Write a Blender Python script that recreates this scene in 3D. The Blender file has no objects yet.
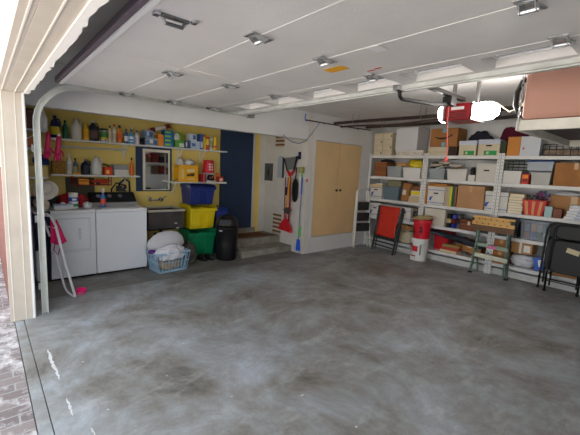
import bpy, bmesh, math, random
from mathutils import Vector, Matrix, noise
R = math.radians
PI = math.pi
S = bpy.context.scene
COL = S.collection
random.seed(7)

# ------------------------------------------------------------------ camera
cam_data = bpy.data.cameras.new('camera')
cam = bpy.data.objects.new('camera', cam_data)
COL.objects.link(cam)
yaw, pit, rol = R(48.726), R(7.789), R(2.7263)
fw = Vector((-math.sin(yaw) * math.cos(pit), math.cos(yaw) * math.cos(pit), -math.sin(pit)))
rt = Vector((math.cos(yaw), math.sin(yaw), 0))
up = rt.cross(fw)
r2 = rt * math.cos(rol) + up * math.sin(rol)
u2 = -rt * math.sin(rol) + up * math.cos(rol)
cam.matrix_world = Matrix(((r2.x, u2.x, -fw.x, 0), (r2.y, u2.y, -fw.y, 0), (r2.z, u2.z, -fw.z, 1.6), (0, 0, 0, 1)))
cam_data.sensor_fit = 'HORIZONTAL'
cam_data.sensor_width = 36
cam_data.lens = 36 * 353.17 / 580
cam_data.clip_start = 0.02
S.camera = cam

# ------------------------------------------------------------------ sky, exposure
world = bpy.data.worlds.new('sky')
S.world = world
world.use_nodes = True
bg = world.node_tree.nodes['Background']
bg.inputs['Color'].default_value = (0.90, 0.95, 1.0, 1)
bg.inputs['Strength'].default_value = 2.5
sun_data = bpy.data.lights.new('sun', 'SUN')
sun_data.energy = 36.0
sun_data.angle = R(0.6)
sun_data.color = (1.0, 0.97, 0.93)
sun = bpy.data.objects.new('sun', sun_data)
COL.objects.link(sun)
sun.rotation_euler = Vector((0.25, -0.75, -1.0)).to_track_quat('-Z', 'Y').to_euler()   # from behind the house: the driveway beyond the shade is sunlit
S.view_settings.view_transform = 'Standard'
S.view_settings.look = 'None'
S.view_settings.gamma = 1
S.view_settings.use_curve_mapping = False
S.view_settings.exposure = 0.12

# ------------------------------------------------------------------ materials
def lin(c):
    return tuple(((v / 255) / 12.92 if v / 255 <= 0.04045 else ((v / 255 + 0.055) / 1.055) ** 2.4) for v in c) + (1,)

MATS = {}
def mat(c, rough=0.6, metal=0.0, var=0.0, scale=6.0, bump=0.0, bscale=40.0, spec=0.4, trans=0.0, alpha=1.0):
    key = (c, rough, metal, var, scale, bump, bscale, spec, trans, alpha)
    if key in MATS:
        return MATS[key]
    m = bpy.data.materials.new('surface')
    m.use_nodes = True
    nt = m.node_tree
    b = nt.nodes['Principled BSDF']
    b.inputs['Base Color'].default_value = lin(c)
    b.inputs['Roughness'].default_value = rough
    b.inputs['Metallic'].default_value = metal
    b.inputs['Specular IOR Level'].default_value = spec
    b.inputs['Transmission Weight'].default_value = trans
    b.inputs['Alpha'].default_value = alpha
    if var or bump:
        tc = nt.nodes.new('ShaderNodeTexCoord')
    if var:
        n = nt.nodes.new('ShaderNodeTexNoise')
        n.inputs['Scale'].default_value = scale
        n.inputs['Detail'].default_value = 5
        nt.links.new(tc.outputs['Object'], n.inputs['Vector'])
        cr = nt.nodes.new('ShaderNodeValToRGB')
        lo = tuple(v * (1 - var) for v in c); hi = tuple(min(255, v * (1 + var)) for v in c)
        cr.color_ramp.elements[0].position = 0.3
        cr.color_ramp.elements[1].position = 0.7
        cr.color_ramp.elements[0].color = lin(lo)
        cr.color_ramp.elements[1].color = lin(hi)
        nt.links.new(n.outputs['Fac'], cr.inputs['Fac'])
        nt.links.new(cr.outputs['Color'], b.inputs['Base Color'])
    if bump:
        n2 = nt.nodes.new('ShaderNodeTexNoise')
        n2.inputs['Scale'].default_value = bscale
        nt.links.new(tc.outputs['Object'], n2.inputs['Vector'])
        bp = nt.nodes.new('ShaderNodeBump')
        bp.inputs['Strength'].default_value = bump
        bp.inputs['Distance'].default_value = 0.01
        nt.links.new(n2.outputs['Fac'], bp.inputs['Height'])
        nt.links.new(bp.outputs['Normal'], b.inputs['Normal'])
    MATS[key] = m
    return m

def emis(c, s):
    m = bpy.data.materials.new('lit lens')
    m.use_nodes = True
    b = m.node_tree.nodes['Principled BSDF']
    b.inputs['Base Color'].default_value = (1, 1, 1, 1)
    b.inputs['Emission Color'].default_value = c + (1,)
    b.inputs['Emission Strength'].default_value = s
    return m

def concrete(name, stops, blue=None, scale=0.55, rough=0.45):
    """mottled trowelled concrete"""
    m = bpy.data.materials.new(name); m.use_nodes = True
    nt = m.node_tree; b = nt.nodes['Principled BSDF']
    tc = nt.nodes.new('ShaderNodeTexCoord')
    n1 = nt.nodes.new('ShaderNodeTexNoise'); n1.inputs['Scale'].default_value = scale
    n1.inputs['Detail'].default_value = 12; n1.inputs['Roughness'].default_value = 0.74; n1.inputs['Distortion'].default_value = 0.35
    nt.links.new(tc.outputs['Object'], n1.inputs['Vector'])
    cr = nt.nodes.new('ShaderNodeValToRGB')
    el = cr.color_ramp.elements
    el[0].position, el[0].color = stops[0][0], lin(stops[0][1])
    el[1].position, el[1].color = stops[-1][0], lin(stops[-1][1])
    for p, c in stops[1:-1]:
        e = el.new(p); e.color = lin(c)
    nt.links.new(n1.outputs['Fac'], cr.inputs['Fac'])
    out = cr.outputs['Color']
    # warm/brown stains of their own
    n2 = nt.nodes.new('ShaderNodeTexNoise'); n2.inputs['Scale'].default_value = 1.1
    n2.inputs['Detail'].default_value = 10; n2.inputs['Roughness'].default_value = 0.65; n2.inputs['Distortion'].default_value = 0.5
    mp = nt.nodes.new('ShaderNodeMapping'); mp.inputs['Location'].default_value = (3.1, 1.7, 0)
    nt.links.new(tc.outputs['Object'], mp.inputs['Vector']); nt.links.new(mp.outputs['Vector'], n2.inputs['Vector'])
    c2 = nt.nodes.new('ShaderNodeValToRGB')
    c2.color_ramp.elements[0].position = 0.5; c2.color_ramp.elements[1].position = 0.68
    c2.color_ramp.elements[1].color = (0.6, 0.6, 0.6, 1)
    nt.links.new(n2.outputs['Fac'], c2.inputs['Fac'])
    mx = nt.nodes.new('ShaderNodeMix'); mx.data_type = 'RGBA'; mx.blend_type = 'MULTIPLY'
    nt.links.new(c2.outputs['Color'], mx.inputs['Factor'])
    nt.links.new(out, mx.inputs['A']); mx.inputs['B'].default_value = (0.72, 0.62, 0.50, 1)
    out = mx.outputs['Result']
    # fine white scuffs
    n3 = nt.nodes.new('ShaderNodeTexNoise'); n3.inputs['Scale'].default_value = 5
    n3.inputs['Detail'].default_value = 10; n3.inputs['Roughness'].default_value = 0.75
    mp3 = nt.nodes.new('ShaderNodeMapping'); mp3.inputs['Scale'].default_value = (1, 0.35, 1); mp3.inputs['Rotation'].default_value = (0, 0, 0.6)
    nt.links.new(tc.outputs['Object'], mp3.inputs['Vector']); nt.links.new(mp3.outputs['Vector'], n3.inputs['Vector'])
    c3 = nt.nodes.new('ShaderNodeValToRGB')
    c3.color_ramp.elements[0].position = 0.53; c3.color_ramp.elements[1].position = 0.70
    c3.color_ramp.elements[1].color = (0.45, 0.45, 0.45, 1)
    nt.links.new(n3.outputs['Fac'], c3.inputs['Fac'])
    m3 = nt.nodes.new('ShaderNodeMix'); m3.data_type = 'RGBA'
    nt.links.new(c3.outputs['Color'], m3.inputs['Factor'])
    nt.links.new(out, m3.inputs['A']); m3.inputs['B'].default_value = lin((196, 198, 200))
    nt.links.new(m3.outputs['Result'], b.inputs['Base Color'])
    b.inputs['Roughness'].default_value = rough
    b.inputs['Specular IOR Level'].default_value = 0.35
    bp = nt.nodes.new('ShaderNodeBump'); bp.inputs['Strength'].default_value = 0.15; bp.inputs['Distance'].default_value = 0.01
    nt.links.new(n3.outputs['Fac'], bp.inputs['Height']); nt.links.new(bp.outputs['Normal'], b.inputs['Normal'])
    return m

def brickmat(name, c1, c2, mortar, bw, bh, rot=(0, 0, 0), white=0.0):
    m = bpy.data.materials.new(name); m.use_nodes = True
    nt = m.node_tree; b = nt.nodes['Principled BSDF']
    tc = nt.nodes.new('ShaderNodeTexCoord'); mp = nt.nodes.new('ShaderNodeMapping')
    mp.inputs['Rotation'].default_value = rot
    nt.links.new(tc.outputs['Object'], mp.inputs['Vector'])
    br = nt.nodes.new('ShaderNodeTexBrick')
    br.inputs['Scale'].default_value = 1; br.inputs['Brick Width'].default_value = bw; br.inputs['Row Height'].default_value = bh
    br.inputs['Mortar Size'].default_value = 0.006
    br.inputs['Color1'].default_value = lin(c1); br.inputs['Color2'].default_value = lin(c2); br.inputs['Mortar'].default_value = lin(mortar)
    nt.links.new(mp.outputs['Vector'], br.inputs['Vector'])
    out = br.outputs['Color']
    if white:
        n = nt.nodes.new('ShaderNodeTexNoise'); n.inputs['Scale'].default_value = 4; n.inputs['Detail'].default_value = 8
        n.inputs['Roughness'].default_value = 0.7
        nt.links.new(tc.outputs['Object'], n.inputs['Vector'])
        c = nt.nodes.new('ShaderNodeValToRGB'); c.color_ramp.elements[0].position = 0.48; c.color_ramp.elements[1].position = 0.62
        c.color_ramp.elements[1].color = (white, white, white, 1)
        nt.links.new(n.outputs['Fac'], c.inputs['Fac'])
        mx = nt.nodes.new('ShaderNodeMix'); mx.data_type = 'RGBA'
        nt.links.new(c.outputs['Color'], mx.inputs['Factor']); nt.links.new(out, mx.inputs['A'])
        mx.inputs['B'].default_value = lin((225, 222, 225)); out = mx.outputs['Result']
    nt.links.new(out, b.inputs['Base Color'])
    b.inputs['Roughness'].default_value = 0.85
    bp = nt.nodes.new('ShaderNodeBump'); bp.inputs['Strength'].default_value = 0.4; bp.inputs['Distance'].default_value = 0.01
    nt.links.new(br.outputs['Fac'], bp.inputs['Height']); bp.invert = True
    nt.links.new(bp.outputs['Normal'], b.inputs['Normal'])
    return m

def woodgrain(c1, c2, axis='X', rough=0.6, s=14):
    key = ('wood', c1, c2, axis, rough, s)
    if key in MATS: return MATS[key]
    m = bpy.data.materials.new('wood grain'); m.use_nodes = True
    nt = m.node_tree; b = nt.nodes['Principled BSDF']
    tc = nt.nodes.new('ShaderNodeTexCoord'); mp = nt.nodes.new('ShaderNodeMapping')
    sc = [s, s, s]; sc['XYZ'.index(axis)] = s * 0.08
    mp.inputs['Scale'].default_value = sc
    nt.links.new(tc.outputs['Object'], mp.inputs['Vector'])
    n = nt.nodes.new('ShaderNodeTexNoise'); n.inputs['Scale'].default_value = 1; n.inputs['Detail'].default_value = 6; n.inputs['Distortion'].default_value = 0.6
    nt.links.new(mp.outputs['Vector'], n.inputs['Vector'])
    cr = nt.nodes.new('ShaderNodeValToRGB'); cr.color_ramp.elements[0].position = 0.35; cr.color_ramp.elements[1].position = 0.65
    cr.color_ramp.elements[0].color = lin(c1); cr.color_ramp.elements[1].color = lin(c2)
    nt.links.new(n.outputs['Fac'], cr.inputs['Fac']); nt.links.new(cr.outputs['Color'], b.inputs['Base Color'])
    b.inputs['Roughness'].default_value = rough
    MATS[key] = m
    return m

# ------------------------------------------------------------------ mesh helpers
class MB:
    def __init__(s): s.bm = bmesh.new()
    def box(s, x0, x1, y0, y1, z0, z1, M=None):
        v = [s.bm.verts.new((x, y, z)) for z in (z0, z1) for y in (y0, y1) for x in (x0, x1)]
        for f in ((0, 2, 3, 1), (4, 5, 7, 6), (0, 1, 5, 4), (2, 6, 7, 3), (0, 4, 6, 2), (1, 3, 7, 5)):
            s.bm.faces.new([v[i] for i in f])
        if M is not None:
            for q in v: q.co = M @ q.co
        return s
    def taper(s, z0, z1, w0, d0, w1, d1, cx=0, cy=0):
        v = []
        for z, w, d in ((z0, w0, d0), (z1, w1, d1)):
            for y in (-d / 2, d / 2):
                for x in (-w / 2, w / 2): v.append(s.bm.verts.new((cx + x, cy + y, z)))
        for f in ((0, 2, 3, 1), (4, 5, 7, 6), (0, 1, 5, 4), (2, 6, 7, 3), (0, 4, 6, 2), (1, 3, 7, 5)):
            s.bm.faces.new([v[i] for i in f])
        return s
    def tub(s, z0, z1, w0, d0, w1, d1, t=0.004, cx=0, cy=0):
        """open-topped tapered tub with wall thickness"""
        def ring(z, w, d): return [s.bm.verts.new((cx + x * w / 2, cy + y * d / 2, z)) for x, y in ((-1, -1), (1, -1), (1, 1), (-1, 1))]
        a = ring(z0, w0, d0); b = ring(z1, w1, d1); c = ring(z1, w1 - 2 * t, d1 - 2 * t); e = ring(z0 + t, w0 - 2 * t, d0 - 2 * t)
        for p, q in ((a, b), (b, c), (c, e)):
            for i in range(4):
                j = (i + 1) % 4
                s.bm.faces.new((p[i], p[j], q[j], q[i]))
        s.bm.faces.new(a[::-1]); s.bm.faces.new(e)
        return s
    def lathe(s, prof, cx=0, cy=0, n=20, M=None, sx=1, sy=1):
        rings = []; nv = []
        for r, z in prof:
            rg = [s.bm.verts.new((cx + r * sx * math.cos(2 * PI * i / n), cy + r * sy * math.sin(2 * PI * i / n), z)) for i in range(n)]
            rings.append(rg); nv += rg
        for a, b in zip(rings, rings[1:]):
            for i in range(n):
                j = (i + 1) % n
                s.bm.faces.new((a[i], a[j], b[j], b[i]))
        if prof[0][0] > 1e-4: s.bm.faces.new(rings[0][::-1])
        if prof[-1][0] > 1e-4: s.bm.faces.new(rings[-1])
        if M is not None:
            for q in nv: q.co = M @ q.co
        return s
    def tube(s, pts, r, n=8, closed=False):
        pts = [Vector(p) for p in pts]; rings = []
        N = len(pts)
        prev = None
        for i, p in enumerate(pts):
            if closed: t = pts[(i + 1) % N] - pts[i - 1]
            else: t = (pts[min(i + 1, N - 1)] - pts[max(i - 1, 0)])
            t.normalize()
            if prev is None:
                a = t.cross(Vector((0, 0, 1)))
                if a.length < 0.05: a = t.cross(Vector((0, 1, 0)))
            else:
                a = prev - t * prev.dot(t)
            a.normalize(); prev = a; b = t.cross(a)
            rr = r[i] if isinstance(r, (list, tuple)) else r
            rings.append([s.bm.verts.new(p + (a * math.cos(2 * PI * k / n) + b * math.sin(2 * PI * k / n)) * rr) for k in range(n)])
        prs = list(zip(rings, rings[1:])) + ([(rings[-1], rings[0])] if closed else [])
        for A, B in prs:
            for k in range(n):
                j = (k + 1) % n
                s.bm.faces.new((A[k], A[j], B[j], B[k]))
        if not closed:
            s.bm.faces.new(rings[0][::-1]); s.bm.faces.new(rings[-1])
        return s
    def prism(s, poly, a0, a1, axis='y'):
        """extrude a polygon given in the two other axes"""
        def mk(p, a):
            if axis == 'y': return (p[0], a, p[1])
            if axis == 'x': return (a, p[0], p[1])
            return (p[0], p[1], a)
        A = [s.bm.verts.new(mk(p, a0)) for p in poly]; B = [s.bm.verts.new(mk(p, a1)) for p in poly]
        n = len(poly)
        for i in range(n):
            j = (i + 1) % n
            s.bm.faces.new((A[i], A[j], B[j], B[i]))
        s.bm.faces.new(A[::-1]); s.bm.faces.new(B)
        return s
    def sheet(s, nx, ny, fn, thick=0.004):
        """cloth-like sheet: fn(u,v)->point"""
        g = [[s.bm.verts.new(fn(i / nx, j / ny)) for j in range(ny + 1)] for i in range(nx + 1)]
        for i in range(nx):
            for j in range(ny):
                s.bm.faces.new((g[i][j], g[i + 1][j], g[i + 1][j + 1], g[i][j + 1]))
        return s
    def blob(s, sx, sy, sz, seed=0, rough=0.25, freq=2.5, cx=0, cy=0, flat=0.35, sub=4):
        """crumpled soft lump standing on z=0"""
        r = bmesh.ops.create_icosphere(s.bm, subdivisions=sub, radius=1)
        off = Vector((seed * 7.3, seed * 3.1, seed * 1.7))
        for v in r['verts']:
            p = v.co.copy()
            d = noise.noise(p * freq + off) * rough + noise.noise(p * freq * 2.7 + off) * rough * 0.5 + (abs(noise.noise(p * freq * 1.3 - off)) - 0.2) * rough * 0.8
            q = p * (1 + d)
            z = q.z
            if z < -flat: z = -flat
            v.co = Vector((q.x, q.y, z))
        vs = r['verts']
        lo = [min(v.co[k] for v in vs) for k in range(3)]; hi = [max(v.co[k] for v in vs) for k in range(3)]
        for v in vs:
            f = [(v.co[k] - lo[k]) / (hi[k] - lo[k]) for k in range(3)]
            v.co = Vector((cx + (f[0] - .5) * sx, cy + (f[1] - .5) * sy, f[2] * sz))
        for f in s.bm.faces: f.smooth = True
        return s
    def build(s, name, m, parent=None, smooth=False, bevel=0.0, loc=None, rot=None, solid=0.0, sub=0):
        bmesh.ops.recalc_face_normals(s.bm, faces=s.bm.faces)
        me = bpy.data.meshes.new(name); s.bm.to_mesh(me); s.bm.free()
        if smooth:
            for p in me.polygons: p.use_smooth = True
        o = bpy.data.objects.new(name, me); COL.objects.link(o)
        me.materials.append(m)
        if parent: o.parent = parent
        if loc: o.location = loc
        if rot: o.rotation_euler = rot
        if solid:
            q = o.modifiers.new('t', 'SOLIDIFY'); q.thickness = solid; q.offset = 0
        if bevel:
            q = o.modifiers.new('b', 'BEVEL'); q.width = bevel; q.segments = 2; q.limit_method = 'ANGLE'
        if sub:
            q = o.modifiers.new('s', 'SUBSURF'); q.levels = sub; q.render_levels = sub
        return o

def tag(o, label, cat, group=None, kind=None):
    o['label'] = label; o['category'] = cat
    if group: o['group'] = group
    if kind: o['kind'] = kind
    return o
def thing(name, label, cat, loc=(0, 0, 0), rotz=0, group=None, rot=None):
    o = bpy.data.objects.new(name, None); COL.objects.link(o)
    o.empty_display_size = 0.1
    o.location = loc; o.rotation_euler = rot if rot else (0, 0, rotz)
    return tag(o, label, cat, group)
def struct(o, label=None, cat=None):
    o['kind'] = 'structure'
    if label: o['label'] = label
    if cat: o['category'] = cat
    return o
def plabel(o, t): o['label'] = t; return o
def arc(c, r, a0, a1, n, plane='yz'):
    out = []
    for i in range(n + 1):
        a = R(a0 + (a1 - a0) * i / n)
        u, v = r * math.cos(a), r * math.sin(a)
        if plane == 'yz': out.append((c[0], c[1] + u, c[2] + v))
        elif plane == 'xz': out.append((c[0] + u, c[1], c[2] + v))
        else: out.append((c[0] + u, c[1] + v, c[2]))
    return out

# common materials
WHITE_PAINT = mat((214, 214, 214), 0.6, var=0.02, scale=2)
M_YEL = mat((232, 206, 116), 0.65, var=0.03, scale=2)
M_CEIL = mat((222, 220, 218), 0.8, var=0.02, scale=3)
M_TRIM = mat((204, 194, 180), 0.55, var=0.03, scale=5)
M_SHELF = mat((222, 222, 220), 0.5, var=0.02)
GALV = mat((168, 170, 168), 0.4, 0.75, var=0.08, scale=12)
CHROME = mat((205, 205, 210), 0.22, 0.95)
BLACK = mat((22, 22, 24), 0.5)
BLKSOFT = mat((30, 30, 32), 0.7, var=0.2, scale=9)
CARD = mat((176, 128, 82), 0.8, var=0.05, scale=8)
CARD2 = mat((164, 112, 64), 0.8, var=0.06, scale=8)
TAPE = mat((196, 160, 110), 0.35)
BOXWHITE = mat((216, 212, 204), 0.75, var=0.03)
CREAM = mat((212, 200, 172), 0.75, var=0.03)
PWHITE = mat((225, 225, 222), 0.4)
CLEAR = mat((196, 204, 206), 0.25, alpha=0.45)
NAVY = mat((28, 42, 84), 0.6)
BLUEMARK = mat((40, 90, 180), 0.6)
DARKHOLE = mat((30, 27, 25), 0.9)
BULK = 2.15
CZ = 2.64

# ================================================================== STRUCTURE
XC = -4.78      # closet wall / bulkhead face
XL = -6.05      # recessed laundry wall
YB = 6.95       # back wall
XR = 1.35       # right wall
YF = 0.345       # inside of front wall
M_FLOOR = concrete('trowelled concrete', [(0.33, (86, 84, 80)), (0.44, (128, 126, 122)), (0.54, (148, 151, 154)), (0.68, (176, 184, 195))], scale=1.1)
M_FLOOR2 = concrete('old concrete', [(0.3, (84, 83, 78)), (0.5, (114, 112, 108)), (0.7, (150, 148, 144))], scale=1.6)
fl_ = MB(); fl_.box(-4.71, XR, 0.246, YB, -0.12, 0); fl_.box(-6.17, -4.71, 4.6, YB + 0.12, -0.12, 0)
struct(fl_.build('floor', M_FLOOR), 'grey mottled trowelled concrete garage floor', 'floor')
struct(MB().box(XL, -4.716, 0.246, 4.6, -0.12, 0).build('floor', M_FLOOR2), 'darker old concrete strip under the laundry machines', 'floor')
struct(MB().box(-4.9, XR, 0.172, 0.240, -0.12, -0.002).build('trim_1', M_FLOOR), 'narrow concrete threshold strip at the garage opening', 'floor')
M_PAVE = brickmat('brick paving', (118, 108, 108), (142, 132, 132), (158, 156, 156), 0.20, 0.10, (0, 0, R(90)), white=0.75)
struct(MB().box(-9, 5, -5, 0.166, -0.12, -0.006).build('driveway', M_PAVE), 'weathered brick paving with white efflorescence outside the opening', 'paving')
struct(MB().box(-40, 40, -60, -5, -0.14, -0.02).build('ground', mat((190, 184, 172), 0.9, var=0.05, scale=0.5)), 'pale driveway ground beyond the brick paving', 'ground')

struct(MB().box(XL - 0.12, XL, YF, 4.6, 0, CZ).build('wall_left', M_YEL), 'yellow painted wall of the laundry recess', 'wall')
struct(MB().box(XL, XC, 4.55, 4.67, 0, CZ).build('wall_alcove', mat((212, 208, 200), 0.65, var=0.02)), 'off-white recess end wall with vents and broom rack', 'wall')
# blank strip by the door is part of the yellow wall; closet wall with a framed hole for the double doors
cw = MB()
cw.box(XC - 0.12, XC, 4.675, 4.76, 0, CZ); cw.box(XC - 0.12, XC, 6.13, YB, 0, CZ)
cw.box(XC - 0.118, XC - 0.06, 4.7, 6.2, 0.2, 2.3); cw.box(XC - 0.12, XC, 4.76, 6.13, 0, 0.31); cw.box(XC - 0.12, XC, 4.76, 6.13, 2.16, CZ)  # full panel behind the doors, added to block light leaking round them
struct(cw.build('wall_closet', WHITE_PAINT), 'white wall around the tan closet doors', 'wall')
struct(MB().box(XC - 0.12, XC, YF, 4.548, BULK, CZ).build('bulkhead_beam', WHITE_PAINT), 'long white bulkhead above the laundry recess', 'beam')
struct(MB().box(XC, XR, YB, YB + 0.12, 0, CZ).build('wall_back', WHITE_PAINT), 'white back wall behind the shelving units', 'wall')
struct(MB().box(XR, XR + 0.12, 0.2, YB, 0, CZ).build('wall_right', WHITE_PAINT), 'white side wall of the garage', 'wall')
struct(MB().box(XL - 0.12, XR + 0.12, 0.2, YB + 0.12, CZ, CZ + 0.1).build('ceiling', M_CEIL), 'white garage ceiling', 'ceiling')
# front wall pieces and header
HB = 2.18
M_FRONT = mat((228, 233, 240), 0.7, var=0.03, scale=3)
fwl = MB()
fwl.box(XL - 0.12, -4.21, 0.2, YF, 0, CZ); fwl.box(0.77, XR + 0.12, 0.2, YF, 0, CZ); fwl.box(-4.21, 0.77, 0.2, YF, HB + 0.03, CZ)
struct(fwl.build('wall_front', M_FRONT), 'grey-white inner face of the wall above the garage opening', 'wall')
M_BRICK = brickmat('red brick', (112, 50, 38), (134, 64, 46), (112, 102, 94), 0.22, 0.075, (R(90), 0, 0))
struct(MB().box(-9, -4.225, 0.155, 0.199, 0, 1.47).build('wall_outside', M_BRICK), 'red brick lower part of the facade beside the opening', 'wall')
struct(MB().box(-9, -4.225, 0.165, 0.199, 1.475, 3.2).build('wall_outside', mat((240, 238, 232), 0.7)), 'white stucco upper facade above the brick', 'wall')
struct(MB().box(-4.5, 5, 0.165, 0.199, HB + 0.16, 3.2).build('wall_outside', mat((240, 238, 232), 0.7)), 'white stucco facade above the garage opening', 'wall')
# jamb: wide board, two raised stops and a white weather strip
def jamb(x0, sgn, name, lab):
    j = MB()
    j.box(min(x0, x0 - sgn * 0.03), max(x0, x0 - sgn * 0.03), 0.14, 0.334, 0, HB)
    o = j.build(name, M_TRIM, bevel=0.002)
    struct(o, lab, 'door frame')
    for y0, y1, nm, m in ((0.262, 0.267, 'stop_bead', mat((244, 240, 232), 0.5)), (0.165, 0.171, 'stop_bead', mat((244, 240, 232), 0.5)), (0.318, 0.336, 'weather_strip', mat((248, 248, 246), 0.5))):
        xa, xb = x0, x0 + sgn * 0.003
        MB().box(min(xa - sgn * 0.02, xb), max(xa - sgn * 0.02, xb), y0, y1, 0, HB).build(nm, m, o)
    return o
jamb(-4.19, 1, 'door_frame', 'beige wooden jamb of the garage opening beside the brick')
jamb(0.75, -1, 'door_frame', 'beige wooden jamb at the far side of the garage opening')
hd = MB()
hd.box(-4.22, 0.78, 0.14, 0.20, HB, HB + 0.15)
hd.box(-4.22, 0.78, 0.2001, 0.36, HB, HB + 0.03)
ho = hd.build('trim_2', M_TRIM, bevel=0.002)
struct(ho, 'beige wooden head of the garage opening', 'door frame')
for y0, y1, nm in ((0.268, 0.275, 'stop_bead'), (0.172, 0.180, 'stop_bead')):
    MB().box(-4.19, 0.75, y0, y1, HB - 0.003, HB + 0.001).build(nm, mat((240, 234, 224), 0.5), ho)
# ragged weather strip hanging under the head
ws = MB(); random.seed(3); x = -4.19; pts = []
while x < 0.75:
    pts.append((x, 0.376 + random.uniform(-0.012, 0.012))); x += random.uniform(0.03, 0.11)
poly = [(-4.19, 0.335)] + [(0.75, 0.335)] + [(px, py) for px, py in reversed(pts)]
ws.prism(poly, HB - 0.006, HB + 0.0, 'z')
ws.build('weather_strip', mat((248, 246, 240), 0.6), ho)

# steps up to the house door
M_STEP = concrete('step concrete', [(0.3, (112, 108, 98)), (0.5, (138, 134, 124)), (0.7, (165, 161, 150))], scale=2.2, rough=0.8)
st = MB(); st.box(XL, -5.47, 3.40, 4.549, 0, 0.25); st.box(-5.47, -5.10, 3.40, 4.549, 0, 0.115)
struct(st.build('stairs', M_STEP, bevel=0.006), 'two low worn concrete steps below the blue door', 'steps')
struct(MB().box(XL, XL + 0.1, 3.42, 4.26, 0.25, 0.36).build('trim_3', M_STEP), 'concrete sill under the blue door', 'sill')
tag(MB().box(-5.93, -5.56, 3.55, 4.35, 0.25, 0.268).build('doormat', mat((112, 72, 46), 0.95, var=0.15, scale=30, bump=0.6), bevel=0.004), 'brown doormat on the concrete landing below the blue door', 'doormat')
# blue entry door
d1 = MB().box(XL + 0.001, XL + 0.035, 3.46, 4.20, 0.36, 2.38).build('door_1', mat((36, 54, 80), 0.5, var=0.03), bevel=0.003)
struct(d1, 'dark blue house door up the concrete steps', 'door')
MB().box(XL, XL + 0.045, 4.20, 4.235, 0.36, 2.38).build('door_frame', mat((196, 200, 206), 0.6), d1)
MB().lathe([(0.001, 0), (0.026, 0.002), (0.026, 0.012), (0.012, 0.02), (0.012, 0.04), (0.028, 0.05), (0.028, 0.075), (0.001, 0.082)], M=Matrix.Translation((XL + 0.035, 3.53, 1.28)) @ Matrix.Rotation(R(90), 4, 'Y')).build('door_handle', CHROME, d1, smooth=True)
struct(MB().box(XL + 0.0005, XL + 0.004, 4.40, 4.549, 0.25, CZ - 0.001).build('wall_corner', mat((212, 208, 200), 0.65, var=0.02)), 'off-white painted edge of the recess corner', 'wall')
# closet double doors
TAN = mat((218, 186, 138), 0.55, var=0.03, scale=1.5)
d2 = MB().box(XC - 0.035, XC - 0.008, 4.765, 5.442, 0.318, 2.152).build('door_2', TAN, bevel=0.003)
struct(d2, 'pair of plain tan closet doors', 'door')
MB().box(XC - 0.035, XC - 0.006, 5.450, 6.125, 0.318, 2.152).build('door_leaf', TAN, d2, bevel=0.003)
for y in (5.39, 5.50):
    MB().lathe([(0.001, 0), (0.014, 0.001), (0.010, 0.02), (0.024, 0.03), (0.024, 0.042), (0.001, 0.05)], M=Matrix.Translation((XC - 0.008, y, 1.22)) @ Matrix.Rotation(R(90), 4, 'Y')).build('door_knob', mat((60, 48, 38), 0.35, 0.7), d2, smooth=True)

# ================================================================== OVERHEAD GARAGE DOOR
GZ = 2.32
M_GD = mat((216, 214, 212), 0.42, var=0.02, scale=3, bump=0.15, bscale=90)
GX0, GX1 = -4.15, 0.71
secs = [(0.64, 1.197), (1.203, 1.727), (1.733, 2.247)]
gd = thing('door_3', 'white sectional overhead garage door rolled up under the ceiling', 'garage door', (0, 0, 0))
gd['kind'] = 'structure'
for a, b in secs:
    MB().box(GX0, GX1, a, b, GZ, GZ + 0.05).build('door_panel', M_GD, gd, bevel=0.003)
    # bright edge lips of the panel joints
for y in (1.2, 1.73, 2.25):
    MB().box(GX0, GX1, y - 0.003, y + 0.003, GZ - 0.002, GZ + 0.02).build('panel_joint', mat((226, 225, 224), 0.6), gd)
# top section with windows
pitchw = 0.565
winx = [-3.80 + i * pitchw for i in range(8)]
ww = 0.43
tp = MB()
tp.box(GX0, GX1, 2.253, 2.34, GZ, GZ + 0.05); tp.box(GX0, GX1, 2.585, 2.72, GZ, GZ + 0.05)
xs = GX0
for wx in winx:
    tp.box(xs, wx, 2.34, 2.585, GZ, GZ + 0.05); xs = wx + ww
tp.box(xs, GX1, 2.34, 2.585, GZ, GZ + 0.05)
top = tp.build('door_panel', M_GD, gd)
PANE = mat((244, 246, 248), 0.15, alpha=0.5)
FRAME = mat((238, 238, 238), 0.4)
for wx in winx:
    fr = MB()
    fr.box(wx, wx + 0.02, 2.34, 2.585, GZ + 0.05, GZ + 0.075); fr.box(wx + ww - 0.02, wx + ww, 2.34, 2.585, GZ + 0.05, GZ + 0.075)
    fr.box(wx + 0.02, wx + ww - 0.02, 2.34, 2.36, GZ + 0.05, GZ + 0.075); fr.box(wx + 0.02, wx + ww - 0.02, 2.565, 2.585, GZ + 0.05, GZ + 0.075)
    f = fr.build('window_frame', FRAME, gd)
    MB().box(wx + 0.02, wx + ww - 0.02, 2.36, 2.565, GZ + 0.06, GZ + 0.064).build('pane', PANE, f)
# strut along the trailing edge
stt = MB(); stt.box(GX0, GX1, 2.635, 2.725, GZ - 0.032, GZ - 0.001); stt.box(GX0, GX1, 2.665, 2.70, GZ - 0.04, GZ - 0.0321)
stt.build('strut', mat((196, 198, 196), 0.4, 0.3, var=0.06, scale=8), gd)
# bottom seal and retainer at the edge near the head
MB().box(GX0, GX1, 0.578, 0.612, GZ - 0.005, GZ + 0.045).build('bottom_seal', mat((112, 100, 108), 0.7), gd, bevel=0.006)
MB().box(GX0, GX1, 0.613, 0.639, GZ - 0.012, GZ + 0.05).build('seal_retainer', mat((240, 240, 240), 0.4), gd)
MB().box(-2.72, -2.66, 0.66, 2.24, GZ - 0.003, GZ + 0.01).build('stile', mat((216, 212, 209), 0.42), gd)
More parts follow.
